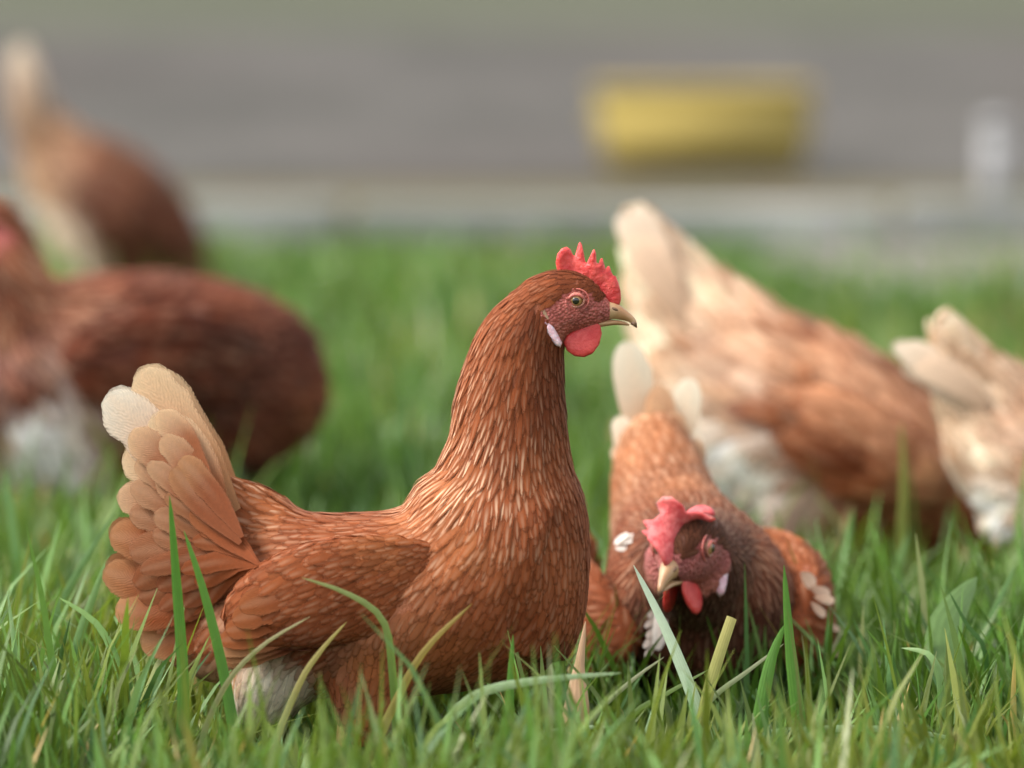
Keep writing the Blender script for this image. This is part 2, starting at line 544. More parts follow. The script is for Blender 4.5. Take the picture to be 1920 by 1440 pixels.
# ------------------------------------------------------------------ the head (shared shape), head space: x forward, z up, metres
K = 1 / 2424.0
def hp(px, py): return ((px - 1060) * K, (562 - py) * K)
FACE = [hp(*p) for p in [(1006, 572), (1040, 552), (1056, 534), (1084, 527), (1106, 535), (1119, 552), (1135, 545), (1165, 575),
                         (1125, 596), (1105, 606), (1085, 622), (1062, 634), (1045, 634), (1026, 604), (1014, 582)]]
HEAD_SECS = [((-84 * K, 0, -14 * K), 30 * K, 28 * K), ((-62 * K, 0, -5 * K), 50 * K, 44 * K), ((-30 * K, 0, 3 * K), 59 * K, 50 * K), ((0, 0, 6 * K), 60 * K, 48 * K),
             ((32 * K, 0, 0), 52 * K, 41 * K), ((58 * K, 0, -8 * K), 36 * K, 30 * K), ((80 * K, 0, -14 * K), 19 * K, 17 * K), ((90 * K, 0, -18 * K), 8 * K, 8 * K)]
COMB = [(1052, 512), (1044, 498), (1041, 482), (1044, 466), (1052, 456), (1061, 453), (1069, 458), (1073, 468), (1077, 470), (1080, 460), (1083, 449),
        (1086, 444), (1090, 449), (1093, 463), (1096, 480), (1099, 483), (1104, 472), (1110, 459), (1113, 457), (1116, 464), (1117, 482), (1121, 484),
        (1124, 475), (1128, 474), (1131, 484), (1134, 494), (1138, 489), (1141, 489), (1145, 500), (1148, 506), (1153, 508), (1158, 520), (1162, 535),
        (1163, 550), (1160, 562), (1150, 568), (1138, 566), (1128, 556), (1121, 542), (1108, 528), (1090, 520), (1070, 517)]
WATTLE = [(1100, 592), (1113, 588), (1124, 598), (1127, 614), (1122, 634), (1110, 650), (1094, 657), (1076, 655), (1062, 645), (1055, 630), (1062, 614), (1083, 603)]
LOBE = [(1016, 585), (1024, 584), (1036, 596), (1046, 614), (1053, 628), (1050, 637), (1042, 634), (1030, 620), (1020, 604)]

def xform(me, mat):
    me.transform(mat)
    return me

def make_head(root, Mh, comb='comb', bend=None, detail=True, dull=False):
    """comb, wattles, eyes, beak ... as parts of the hen; Mh maps head space to hen space"""
    st = 4 * K if detail else 9 * K
    def wob(p):
        z = p.z - 45 * K
        return Vector((p.x, p.y + max(0, z) * .12 * math.sin(p.x / K * .09) + 1.6 * K * noise.noise(p * 260), p.z))
    me = inflate('comb', [hp(*p) for p in COMB], 6.5 * K, st, bend or wob, plateau=.5)
    link('comb', xform(me, Mh), M['comb_dull' if dull else 'comb'], root)
    for sgn in (-1, 1):
        me = inflate('wattle', [hp(*p) for p in WATTLE], 5 * K, st,
                     lambda p, s=sgn: Vector((p.x, p.y + s * (13 * K + max(0, -p.z - 45 * K) * .22), p.z)), plateau=.45)
        link('wattle', xform(me, Mh), M['wattle'], root)
        me = inflate('earlobe', [hp(*p) for p in LOBE], 8 * K, st, lambda p, s=sgn: Vector((p.x, p.y + s * 46 * K, p.z)), plateau=.8)
        link('earlobe', xform(me, Mh), M['earlobe'], root)
        # eye: ball, ring of skin, pupil
        ex, ez = hp(1079, 549)
        ey = sgn * 40 * K
        bm = bmesh.new(); bmesh.ops.create_uvsphere(bm, u_segments=24, v_segments=14, radius=13.0 * K)
        bmesh.ops.transform(bm, matrix=Mh @ Matrix.Translation((ex, ey - sgn * 3.4 * K, ez)), verts=bm.verts)
        eye = link('eye', bm_mesh('eye', bm, True), M['iris'], root)
        bm = bmesh.new(); bmesh.ops.create_uvsphere(bm, u_segments=16, v_segments=10, radius=6.4 * K)
        bmesh.ops.transform(bm, matrix=Mh @ Matrix.Translation((ex - 1 * K, ey + sgn * 8.6 * K, ez - 1 * K)) @ Matrix.Diagonal((1, .25, 1, 1)), verts=bm.verts)
        link('pupil', bm_mesh('pupil', bm, True), M['pupil'], eye)
        for r, t, dy, nm in ((13.4, 1.8, 4.0, 'eyelid'), (21.5, 1.6, -.6, 'eye_skin')):
            V, F = [], []
            for i in range(28):
                a = 2 * math.pi * i / 28
                for j in range(8):
                    b = 2 * math.pi * j / 8
                    rr = (r + t * math.cos(b)) * K
                    V.append(Mh @ Vector((ex + rr * math.cos(a) * 1.08, ey + sgn * (dy + t * math.sin(b)) * K, ez + rr * math.sin(a) * .96)))
                    F.append((i * 8 + j, ((i + 1) % 28) * 8 + j, ((i + 1) % 28) * 8 + (j + 1) % 8, i * 8 + (j + 1) % 8))
            link(nm, mesh_np(nm, [tuple(v) for v in V], F), M[nm], eye)
        V, F = [], []
        for i in range(15):                     # upper lid, drawn a little over the ball
            a = math.radians(8 + 164 * i / 14)
            tt = 3.6 * math.sin(math.pi * i / 14) ** .5 + .3
            for j in range(8):
                b = 2 * math.pi * j / 8
                rr = 12.0 + tt * math.cos(b)
                V.append(Mh @ Vector((ex + rr * math.cos(a) * 1.15 * K, ey + sgn * (6.2 + tt * .8 * math.sin(b)) * K, ez + (rr * math.sin(a) * .86) * K)))
                if i < 14: F.append((i * 8 + j, (i + 1) * 8 + j, (i + 1) * 8 + (j + 1) % 8, i * 8 + (j + 1) % 8))
        link('upper_lid', mesh_np('upper_lid', [tuple(v) for v in V], F), M['eye_skin'], eye)
        # small pale tuft of feathers over the ear
        for k in range(5):
            b = (hp(1040 - k * 2, 566 + k * 3)[0], sgn * 45 * K, hp(1040, 564 + k * 3)[1])
            tp = (hp(1011 + k * 3, 566)[0], sgn * (50 + k) * K, hp(1011, 564 + k * 4)[1])
            big_feather('ear_feather', [Mh @ Vector(b), Mh @ Vector(tp)], 5.5 * K, Mh.to_3x3() @ Vector((0, sgn, 0)),
                        (.42, .17, .10), (.74, .56, .38), root, .1, seed=k)
    # beak: upper bill hooked at the tip, lower bill under it
    up = [((1108, 576), 22, 24), ((1130, 572), 20, 18), ((1150, 573), 15.5, 13), ((1167, 580), 10.5, 9), ((1180, 587), 7, 6), ((1187, 594), 5, 4.4), ((1190, 600), 1.8, 1.8)]
    bm = bmesh.new()
    loft(bm, dense([((hp(*c)[0], 0, hp(*c)[1]), a * K, b * K) for c, a, b in up], 4), seg=16)
    bmesh.ops.transform(bm, matrix=Mh, verts=bm.verts)
    bk = link('upper_beak', bm_mesh('upper_beak', bm, True), M['beak'], root)
    lo = [((1100, 597), 8, 17), ((1125, 596), 6.5, 13), ((1150, 594), 5, 9.5), ((1168, 596), 3.6, 6), ((1178, 599), 1.5, 2)]
    bm = bmesh.new()
    loft(bm, dense([((hp(*c)[0], 0, hp(*c)[1]), a * K, b * K) for c, a, b in lo], 3), seg=14)
    bmesh.ops.transform(bm, matrix=Mh, verts=bm.verts)
    link('lower_beak', bm_mesh('lower_beak', bm, True), M['beak'], root)
    bm = bmesh.new()
    loft(bm, [((hp(1184, 593)[0], 0, hp(1184, 593)[1]), 5.8 * K, 5.2 * K), ((hp(1189, 598)[0], 0, hp(1189, 598)[1]), 4.4 * K, 4.2 * K), ((hp(1192, 604)[0], 0, hp(1192, 604)[1]), 1 * K, 1 * K)], seg=12)
    bmesh.ops.transform(bm, matrix=Mh, verts=bm.verts)
    link('beak_tip', bm_mesh('beak_tip', bm, True), M['beak_dark'], bk)
    for sgn in (-1, 1):
        bm = bmesh.new(); bmesh.ops.create_uvsphere(bm, u_segments=12, v_segments=8, radius=6 * K)
        x, z = hp(1150, 568)
        bmesh.ops.transform(bm, matrix=Mh @ Matrix.Translation((x, sgn * 11.2 * K, z)) @ Matrix.Rotation(.35, 4, 'Y') @ Matrix.Diagonal((1.25, .45, .5, 1)), verts=bm.verts)
        link('nostril', bm_mesh('nostril', bm, True), M['beak_dark'], bk)

def make_legs(root, hips, foot_dx=0.0):
    for (x, y, z) in hips:
        bm = bmesh.new()
        loft(bm, dense([((x, y, z + .02), .014, .013), ((x - .012, y, z - .01), .008, .008), ((x + foot_dx, y, .012), .006, .006), ((x + foot_dx, y, .004), .007, .007)], 3), seg=10)
        lg = link('leg', bm_mesh('leg', bm, True), M['leg'], root)
        for a, Lt in ((-.5, .045), (0, .055), (.5, .045), (math.pi, .022)):
            bm = bmesh.new()
            c, s = math.cos(a), math.sin(a)
            fx = x + foot_dx
            loft(bm, dense([((fx, y, .009), .006, .006), ((fx + c * Lt * .6, y + s * Lt * .6, .007), .005, .005), ((fx + c * Lt, y + s * Lt, .003), .0015, .0015)], 3), side=(-s, c, 0), seg=8)
            link('toe', bm_mesh('toe', bm, True), M['leg'], lg)

def build_body(root, lofts, field, Mh, voxel, cover, seed, facecol=(.42, .105, .085), reject_extra=None, plume_tilt=.065, smooth=5, blotch=.22):
    bm = bmesh.new()
    for s in lofts:
        loft(bm, dense(s, 4), seg=24)
    b2 = bmesh.new(); loft(b2, dense(HEAD_SECS, 4), seg=24)
    bmesh.ops.transform(b2, matrix=Mh, verts=b2.verts)
    tmp = bpy.data.meshes.new('h'); b2.to_mesh(tmp); b2.free(); bm.from_mesh(tmp); bpy.data.meshes.remove(tmp)
    me = union(bm, voxel, smooth)
    V = coords(me)
    f = field(V[:, [0, 2]])
    c = np.ones((len(V), 4)); c[:, :3] = f['col'] * .9
    Mi = np.array(Mh.inverted())
    def head_local(P): return P @ Mi[:3, :3].T + Mi[:3, 3]
    def face(P):
        q = head_local(np.asarray(P, float))
        return point_in(FACE, q[:, 0], q[:, 2]) & (np.abs(q[:, 1]) < .05) & (q[:, 0] > -.03)
    m = face(V)
    nz = np.array([noise.noise(Vector(v) * 140) for v in V[m]]) if m.any() else np.zeros(0)
    nz2 = np.array([noise.noise(Vector(v) * 420 + Vector((3, 1, 2))) for v in V[m]]) if m.any() else np.zeros(0)
    ql = head_local(V[m])
    jaw = np.clip((-ql[:, 2] / K - 22) / 40, 0, 1)[:, None] * np.clip((40 - ql[:, 0] / K) / 40, 0, 1)[:, None]
    fc = np.array(facecol)[None] * (1 + .34 * nz[:, None] + .3 * nz2[:, None])
    fc = fc * (1 - .7 * jaw) + np.array((.26, .10, .045))[None] * .7 * jaw
    c[m, :3] = fc; c[m, 3] = 0
    set_attrs(me, c)
    body = link('body', me, M['body'], root)
    V3, Q, C4, U3 = scatter(me, field, cover, lambda P: face(P) | (reject_extra(P) if reject_extra else False), blotch=blotch, seed=seed, tilt=plume_tilt)
    pl = link('plumage', mesh_np('plumage', V3, Q, C4, U3), M['feather'], root)
    tag(pl, kind='stuff')
    return body

# colours of plumage (pigment)
RUST, DARK, ORANGE = (.295, .078, .024), (.20, .050, .017), (.37, .116, .038)
TAN, CREAM, WHITE = (.56, .29, .14), (.78, .60, .39), (.84, .78, .66)

# ================================================================== SETTING
def sheet(name, pts, z, mat):
    bm = bmesh.new()
    bm.faces.new([bm.verts.new((x, y, z)) for x, y in pts])
    o = link(name, bm_mesh(name, bm), mat)
    return tag(o, kind='structure')

def ground_mat():
    t = NT('meadow_soil')
    g = t.n('ShaderNodeNewGeometry').outputs['Position']
    n1 = t.noise(2.2, 4, g); n2 = t.noise(30, 5, g)
    c = t.mix(t.ramp(n1, .35, .65), (.045, .085, .018), (.085, .12, .03))
    c = t.mix(t.math('MULTIPLY', t.ramp(n2, .45, .7), .5), c, (.05, .04, .022))
    return t.pbr(c, .9, .1, t.bump(n2, .5, .02))
def yard_mat():
    t = NT('yard_gravel')
    g = t.n('ShaderNodeNewGeometry').outputs['Position']
    mp = t.n('ShaderNodeMapping'); mp.inputs['Scale'].default_value = (1.5, .32, 1); t.l(g, mp.inputs['Vector']); gs = mp.outputs[0]
    n1 = t.noise(.9, 4, gs); n2 = t.noise(45, 5, g); n3 = t.noise(.45, 3, gs)
    v = t.n('ShaderNodeTexVoronoi'); v.inputs['Scale'].default_value = 60; t.l(g, v.inputs['Vector'])
    c = t.mix(t.ramp(n1, .35, .65), (.034, .030, .023), (.070, .063, .054))
    c = t.mix(t.math('MULTIPLY', t.ramp(n3, .45, .65), .7), c, (.036, .026, .020))
    c = t.mix(t.math('MULTIPLY', t.ramp(n2, .4, .7), .4), c, (.09, .08, .07))
    return t.pbr(c, .85, .25, t.bump(v.outputs['Distance'], .5, .01))
def verge_mat():
    t = NT('dry_verge')
    g = t.n('ShaderNodeNewGeometry').outputs['Position']
    c = t.mix(t.ramp(t.noise(3.0, 5, g), .35, .65), (.105, .085, .05), (.085, .08, .042))
    return t.pbr(c, .9, .15, t.bump(t.noise(40, 5, g), .5, .02))
def far_mat():
    t = NT('far_meadow')
    g = t.n('ShaderNodeNewGeometry').outputs['Position']
    c = t.mix(t.ramp(t.noise(.4, 5, g), .35, .65), (.055, .058, .036), (.07, .072, .046))
    return t.pbr(c, .9, .15, t.bump(t.noise(10, 5, g), .5, .05))
def conc_mat():
    t = NT('kerb_concrete')
    g = t.n('ShaderNodeNewGeometry').outputs['Position']
    c = t.mix(t.ramp(t.noise(1.6, 5, g), .35, .65), (.16, .165, .15), (.30, .305, .285))
    return t.pbr(c, .8, .3, t.bump(t.noise(90, 4, g), .4, .004))

sheet('ground', [(-400, -60), (400, -60), (400, 900), (-400, 900)], 0.0, ground_mat())
KY, KS = 10.45, -0.016                      # kerb line: depth on the axis, slope across
def ky(x, d=0.0): return KY + KS * x + d
sheet('dry_verge', [(-40, ky(-40, .16)), (40, ky(40, .16)), (40, 12.6), (-40, 12.6)], 0.010, verge_mat())
sheet('gravel_yard', [(-60, 12.0), (60, 12.0), (60, 21.5), (-60, 21.5)], 0.016, yard_mat())
sheet('far_meadow', [(-200, 21.5), (200, 21.5), (200, 600), (-200, 600)], 0.008, far_mat())
tp = ground_at(1815, 1080)
patch_pts = [(tp.x + .34 * math.cos(a) * (1 + .2 * math.sin(3 * a)), tp.y + .75 * math.sin(a)) for a in (2 * math.pi * i / 24 for i in range(24))]
sheet('bare_patch', patch_pts, .004, simple_material('bare_dirt', (.12, .112, .09), (.16, .15, .125), 9, .9, .15, .5, .01))

kerb = empty('kerb', (0, KY, 0))
tag(kerb, kind='structure')
cm = conc_mat()
bm = bmesh.new(); bmesh.ops.create_cube(bm, size=1.0)
bmesh.ops.scale(bm, vec=(.985, .14, .12), verts=bm.verts)
bmesh.ops.translate(bm, vec=(0, 0, .008), verts=bm.verts)
bmesh.ops.bevel(bm, geom=[e for e in bm.edges], offset=.012, segments=2, affect='EDGES')
kme = bm_mesh('kerb_stone', bm); kme.materials.append(cm)
for i in range(-7, 8):
    o = link('kerb_stone', kme, None, kerb)
    x = i * 1.0 + .2
    o.location = (x, KS * x + random.uniform(-.006, .006), random.uniform(-.005, .005))
    o.rotation_euler = (0, 0, math.atan(KS))

# white stub post by the kerb
pp = ground_at(1808, 935)
post = empty('marker_post', (pp.x, ky(pp.x, .20), 0))
tag(post, 'short pale grey post standing behind the kerb at the right', 'post')
pm = simple_material('post_paint', (.21, .206, .206), (.27, .266, .262), 20, .6, .3, .2)
bm = bmesh.new(); loft(bm, [((0, 0, 0), .03, .03), ((0, 0, .195), .028, .028)], side=(0, 1, 0), seg=16)
link('shaft', bm_mesh('shaft', bm, True), pm, post)
bm = bmesh.new(); loft(bm, [((0, 0, .196), .033, .033), ((0, 0, .21), .033, .033), ((0, 0, .22), .02, .02)], side=(0, 1, 0), seg=16)
link('cap', bm_mesh('cap', bm, True), pm, post)

# yellow trough-shaped box on the yard
ypos = ground_at(1318, 862)
yb = empty('yellow_box', (ypos.x, ypos.y, .016), .03)
tag(yb, 'long yellow plastic box out of focus on the grey yard', 'box')
ym = simple_material('yellow_plastic', (.33, .25, .072), (.39, .30, .09), 6, .85, .15, .1)
def boxm(bm, c, s):
    r = bmesh.ops.create_cube(bm, size=1.0)
    bmesh.ops.scale(bm, vec=s, verts=r['verts']); bmesh.ops.translate(bm, vec=c, verts=r['verts'])
bm = bmesh.new(); r = bmesh.ops.create_cube(bm, size=1.0)
bmesh.ops.scale(bm, vec=(.46, .13, .17), verts=bm.verts); bmesh.ops.translate(bm, vec=(0, 0, .087), verts=bm.verts)
for v in bm.verts:
    if v.co.z < .05: v.co.x *= .94; v.co.y *= .9
bmesh.ops.bevel(bm, geom=list(bm.edges), offset=.015, segments=3, affect='EDGES')
link('shell', bm_mesh('shell', bm, True), ym, yb)
bm = bmesh.new(); boxm(bm, (0, 0, .180), (.48, .145, .018))
bmesh.ops.bevel(bm, geom=list(bm.edges), offset=.007, segments=2, affect='EDGES')
link('lid', bm_mesh('lid', bm), ym, yb)
for sx in (-1, 1):
    bm = bmesh.new(); boxm(bm, (sx * .236, 0, .115), (.018, .06, .022))
    bmesh.ops.bevel(bm, geom=list(bm.edges), offset=.005, segments=2, affect='EDGES')
    link('handle', bm_mesh('handle', bm), ym, yb)

# ================================================================== HENS
def L(px, py): return ((px - 690) * K, (1480 - py) * K)
def L3(px, py, y=0.0): a = L(px, py); return (a[0], y, a[1])

FIELD_MAIN = Field([(*L(px, py), ang, ln * K, w * K, c, pale, pt) for px, py, ang, ln, w, c, pale, pt in [
    (1050, 515, 205, 20, 6, DARK, .0, .3), (1100, 530, 215, 14, 5, DARK, 0, .2), (1015, 530, 215, 26, 7, RUST, .1, .3), (1000, 590, 255, 32, 7, DARK, .1, .5),
    (960, 560, 228, 32, 7, RUST, .15, .5), (900, 640, 248, 42, 8, RUST, .35, .7), (960, 650, 258, 42, 8, RUST, .12, .7), (1030, 660, 268, 36, 8, DARK, .1, .5),
    (870, 740, 250, 52, 8.5, RUST, .6, .8), (940, 740, 262, 50, 9, RUST, .25, .8), (1030, 750, 272, 44, 9, DARK, .15, .6),
    (845, 820, 240, 60, 9, ORANGE, .95, .9), (890, 820, 255, 60, 9, RUST, .8, .9), (960, 830, 266, 56, 10, RUST, .45, .8), (1050, 840, 276, 44, 11, RUST, .15, .4),
    (800, 880, 225, 62, 10, ORANGE, 1.1, .9), (750, 915, 208, 60, 11, ORANGE, 1.1, .8), (860, 900, 250, 62, 10, ORANGE, .9, .9), (930, 920, 264, 58, 12, RUST, .5, .7),  # high pale values here paint the lit lower hackle
    (1000, 940, 270, 46, 13, RUST, .2, .3), (1075, 940, 276, 42, 12, RUST, .15, .2), (860, 985, 240, 48, 15, ORANGE, .2, .2), (760, 965, 205, 48, 15, ORANGE, .2, .2),
    (1060, 1040, 270, 42, 14, RUST, .15, .1), (980, 1060, 262, 42, 14, RUST, .12, .1), (1090, 1120, 258, 40, 13, RUST, .12, .1), (1000, 1150, 248, 44, 15, RUST, .12, .1),
    (910, 1100, 240, 40, 15, RUST, .1, .1), (920, 1210, 235, 42, 14, RUST, .1, .2), (1040, 1220, 235, 40, 14, DARK, .1, .2), (840, 1180, 240, 36, 12, ORANGE, .05, .3),
    (700, 950, 190, 50, 16, RUST, .15, .1), (600, 960, 184, 52, 16, RUST, .2, .1), (520, 935, 160, 58, 15, ORANGE, .4, .4), (470, 905, 142, 62, 15, ORANGE, .5, .5),
    (440, 960, 150, 66, 18, RUST, .35, .2), (400, 1010, 168, 72, 22, RUST, .3, .1), (460, 1030, 180, 60, 20, RUST, .3, .1), (330, 1010, 175, 78, 28, TAN, .35, .0), (330, 1110, 205, 74, 26, RUST, .3, 0),
    (390, 1180, 225, 60, 20, RUST, .2, .1), (330, 1200, 225, 60, 22, TAN, .2, .1), (430, 1250, 240, 46, 15, TAN, .1, .3),
    (490, 1265, 250, 62, 10, WHITE, .1, .8), (560, 1280, 255, 58, 10, WHITE, .1, .8), (440, 1290, 245, 60, 10, WHITE, .1, .8), (500, 1340, 250, 60, 10, WHITE, .1, .8),
    (620, 1260, 258, 36, 12, RUST, .05, .4), (700, 1220, 262, 34, 12, ORANGE, .05, .4), (690, 1320, 265, 34, 11, ORANGE, .05, .4), (780, 1260, 250, 38, 13, RUST, .05, .3),
    (600, 1180, 220, 44, 15, DARK, .1, .2)]])

TORSO = [((px, tp, bt, hw)) for px, tp, bt, hw in [(318, 1000, 1150, 14), (352, 905, 1195, 26), (400, 878, 1240, 46), (450, 902, 1275, 92), (500, 932, 1288, 134), (560, 950, 1294, 162), (640, 955, 1296, 184),
         (720, 951, 1295, 193), (785, 939, 1292, 194), (830, 919, 1289, 192), (868, 888, 1286, 188), (905, 852, 1284, 182), (950, 838, 1280, 168), (995, 880, 1270, 152), (1040, 930, 1225, 112), (1058, 985, 1172, 70), (1068, 1025, 1130, 30)]]
NECK = [((px, py), r, hw) for (px, py), r, hw in [((915, 1185), 152, 140), ((932, 1120), 164, 152), ((947, 1040), 157, 150), ((952, 960), 148, 136), ((949, 890), 133, 114), ((954, 820), 111, 95), ((956, 750), 103, 82), ((964, 690), 93, 72), ((980, 630), 82, 63), ((1010, 585), 68, 54), ((1040, 566), 58, 48)]]
THIGH = [((720, 1150), 120, 70), ((705, 1230), 95, 60), ((690, 1310), 62, 42), ((676, 1370), 28, 22)]
FLUFF = [((540, 1200), 115, 125), ((500, 1275), 88, 110), ((492, 1340), 48, 70)]

def main_lofts():
    out = [[((L(px, 0)[0], 0, L(0, (tp + bt) / 2)[1]), (bt - tp) / 2 * K, hw * K) for px, tp, bt, hw in TORSO]]
    out.append([(L3(*c), r * K, hw * K) for c, r, hw in NECK])
    out.append([(L3(*c), r * K, hw * K) for c, r, hw in FLUFF])
    for s in (-1, 1):
        out.append([(L3(*c, s * .042), r * K, hw * K) for c, r, hw in THIGH])
    return out

TAILF = [  # base, mid, tip, half width, y at tip, root colour, tip colour
    ((450, 940), (350, 790), (268, 682), 50, .004, TAN, CREAM), ((425, 940), (300, 825), (212, 722), 50, .011, TAN, WHITE),
    ((420, 980), (320, 890), (232, 838), 40, .014, ORANGE, CREAM), ((430, 960), (365, 850), (292, 765), 48, .019, ORANGE, CREAM), ((430, 960), (352, 880), (272, 800), 46, .017, TAN, CREAM),
    ((420, 1000), (320, 945), (222, 915), 40, .015, RUST, (.66, .44, .27)), ((400, 1040), (300, 1010), (207, 990), 40, .013, RUST, (.46, .22, .10)), ((400, 1080), (290, 1075), (196, 1050), 40, .011, RUST, (.46, .22, .10)),
    ((400, 1110), (300, 1125), (222, 1118), 38, .015, RUST, TAN), ((410, 1150), (340, 1180), (270, 1190), 42, .015, RUST, TAN),
]
OUTER = [(275, 690), (222, 735), (205, 800), (217, 880), (207, 960), (196, 1040), (212, 1110), (255, 1172), (300, 1222)]
PIV = (470, 1020)
for tier, (rf, nf, hw_, y_, cA, cB) in enumerate([(.84, 9, 32, .021, (.31, .105, .042), (.74, .54, .34)), (.70, 9, 28, .027, (.30, .09, .034), (.64, .42, .25)), (.56, 8, 25, .033, (.25, .075, .028), (.52, .28, .14)), (.42, 7, 23, .039, RUST, (.40, .15, .06))]):
    for q in range(nf):
        f = (q + .25 + .5 * (tier % 2)) / nf * (len(OUTER) - 1.001); a = int(f); f -= a
        ox, oz = (OUTER[a][k] * (1 - f) + OUTER[a + 1][k] * f for k in (0, 1))
        tx, tz = PIV[0] + rf * (ox - PIV[0]), PIV[1] + rf * (oz - PIV[1])
        L_ = math.hypot(tx - PIV[0], tz - PIV[1])
        b_ = max(0.0, 1 - 155 / L_)
        bx_, bz_ = PIV[0] + b_ * (tx - PIV[0]), PIV[1] + b_ * (tz - PIV[1])
        jr = random.Random(tier * 50 + q)
        tx += jr.uniform(-12, 12); tz += jr.uniform(-14, 14)
        up_ = max(0.0, 1 - 1.6 * q / nf)
        cB_ = tuple(a_ * (1 - up_) + b_ * up_ for a_, b_ in zip(cA, cB))
        TAILF.append(((bx_ + 25, bz_ + 8), ((bx_ + tx) / 2 + 6, (bz_ + tz) / 2 - 8), (tx, tz), hw_ * jr.uniform(.75, 1.15), y_ + jr.uniform(-.002, .002), cA, cB_))

def build_main(root, seed, voxel=.0028, cover=4.6, detail=True):
    Mh = Matrix.Translation(L3(1060, 562))
    def wingzone(P): # under the folded wing there is only down
        x, z = (P[:, 0] / K + 690), (1480 - P[:, 2] / K)
        return (np.abs(P[:, 1]) > .045) & ((((x - 640) / 150) ** 2 + ((z - 1085) / 62) ** 2) < 1)
    build_body(root, main_lofts(), FIELD_MAIN, Mh, voxel, cover, seed, reject_extra=wingzone)
    make_head(root, Mh, detail=detail)
    rnd = random.Random(seed)
    for s in (-1, 1):
        for i, (b, m, t, hw, y, c0, c1) in enumerate(TAILF):
            j = lambda: rnd.uniform(-5, 5)
            yb = y + .012
            pts = [L3(b[0], b[1], s * yb * 1.25), L3(m[0] + j(), m[1] + j(), s * (y + .007)), L3(t[0] + j(), t[1] + j(), s * y)]
            big_feather('tail_feather', pts, hw * K, (0.0, s, .1), c0, c1, root, .10, band=(.3 if i < 5 else .6 if i < 10 else .55), seed=i)
        # folded wing
        W = [((885, 1045), 18, 4, 48), ((820, 1052), 66, 16, 61), ((720, 1062), 92, 24, 72), ((620, 1076), 98, 31, 75), ((540, 1100), 88, 29, 70), ((490, 1124), 68, 26, 65), ((456, 1148), 44, 15, 60), ((442, 1160), 14, 6, 57)]
        bm = bmesh.new()
        loft(bm, dense([(L3(*c, s * y / 1000), h * K, t * K) for c, h, t, y in W], 4), seg=24)
        wm = union(bm, .004, 3)
        wf = Field([(*L(px, py), ang, ln * .74 * K, w * .72 * K, c, pale, .05) for px, py, ang, ln, w, c, pale in [
            (840, 1020, 205, 34, 13, RUST, .1), (820, 1090, 215, 36, 13, RUST, .1), (720, 1000, 195, 38, 14, ORANGE, .15), (720, 1080, 205, 42, 15, RUST, .15), (700, 1140, 205, 50, 17, RUST, .1),
            (600, 1000, 196, 46, 17, RUST, .2), (600, 1090, 206, 56, 19, RUST, .15), (590, 1160, 208, 66, 20, DARK, .1), (500, 1060, 212, 62, 20, RUST, .15), (480, 1140, 216, 72, 22, RUST, .15)]])
        V = coords(wm); c = np.ones((len(V), 4)); c[:, :3] = wf(V[:, [0, 2]])['col'] * .8
        set_attrs(wm, c)
        wing = link('wing', wm, M['body'], root)
        V3, Q, C4, U3 = scatter(wm, wf, 4.2, None, blotch=.25, seed=seed + 5, tilt=.08)
        tag(link('covert_feathers', mesh_np('covert_feathers', V3, Q, C4, U3), M['feather'], wing), kind='stuff')
        for i, (b, m, t, hw, y, c0, c1) in enumerate([
                ((620, 1150), (520, 1185), (430, 1214), 20, .060, DARK, TAN), ((620, 1145), (515, 1175), (415, 1203), 22, .063, DARK, TAN), ((620, 1135), (515, 1162), (412, 1188), 24, .066, RUST, TAN),
                ((610, 1120), (515, 1145), (420, 1170), 26, .069, RUST, ORANGE), ((600, 1105), (515, 1126), (432, 1150), 28, .072, RUST, ORANGE), ((600, 1085), (520, 1104), (445, 1130), 29, .075, RUST, ORANGE),
                ((600, 1065), (530, 1080), (458, 1106), 28, .077, RUST, ORANGE), ((610, 1040), (550, 1056), (482, 1082), 27, .078, RUST, ORANGE)]):
            big_feather('flight_feather', [L3(b[0], b[1], s * (y + .004)), L3(m[0], m[1], s * (y + .006)), L3(t[0], t[1], s * (y - .002))], hw * K, (0, s, .15), c0, c1, wing, .10, band=.5, seed=i + 40)
    make_legs(root, [(L(680, 0)[0], -.042, .055), (L(680, 0)[0], .042, .055)])

gp = ground_at(690, 2424)
hen = empty('hen', gp, 0)
tag(hen, 'sharp russet hen standing upright in profile with bright red comb', 'hen', 'hens on the grass')
build_main(hen, 3)

# ---- hens that feed with the head down
def tail_fan(root, base, ang, Lm, hw, c0, c1, seed, n=7, spread=62, y0=.03, taper=.35):
    rnd = random.Random(seed)
    for s in (-1, 1):
        for lay in range(2):
            for i in range(n):
                a = math.radians(ang + spread * (i / (n - 1) - .5) + rnd.uniform(-3, 3))
                ll = Lm * (1 - (.42 if taper < .5 else .2) * lay) * (1 - taper * abs(i / (n - 1) - .5)) * rnd.uniform(.93, 1.05)
                bx, bz = base[0], base[1]
                d = Vector((math.cos(a), 0, math.sin(a)))
                y = y0 * (.45 + .35 * lay)
                p0 = Vector((bx, s * (y + .018), bz)); p2 = p0 + d * ll; p2.y = s * (y * (.35 + .4 * lay) + .004 * i / n)
                p1 = (p0 + p2) / 2 + Vector((0, s * .004, .006))
                big_feather('tail_feather', [p0, p1, p2], hw * (1 - .15 * lay), (0, s, .12), c0, c1 if lay == 0 else tuple(.5 * (a_ + b_) for a_, b_ in zip(c0, c1)), root, .10, seed=i + lay * 10 + seed)

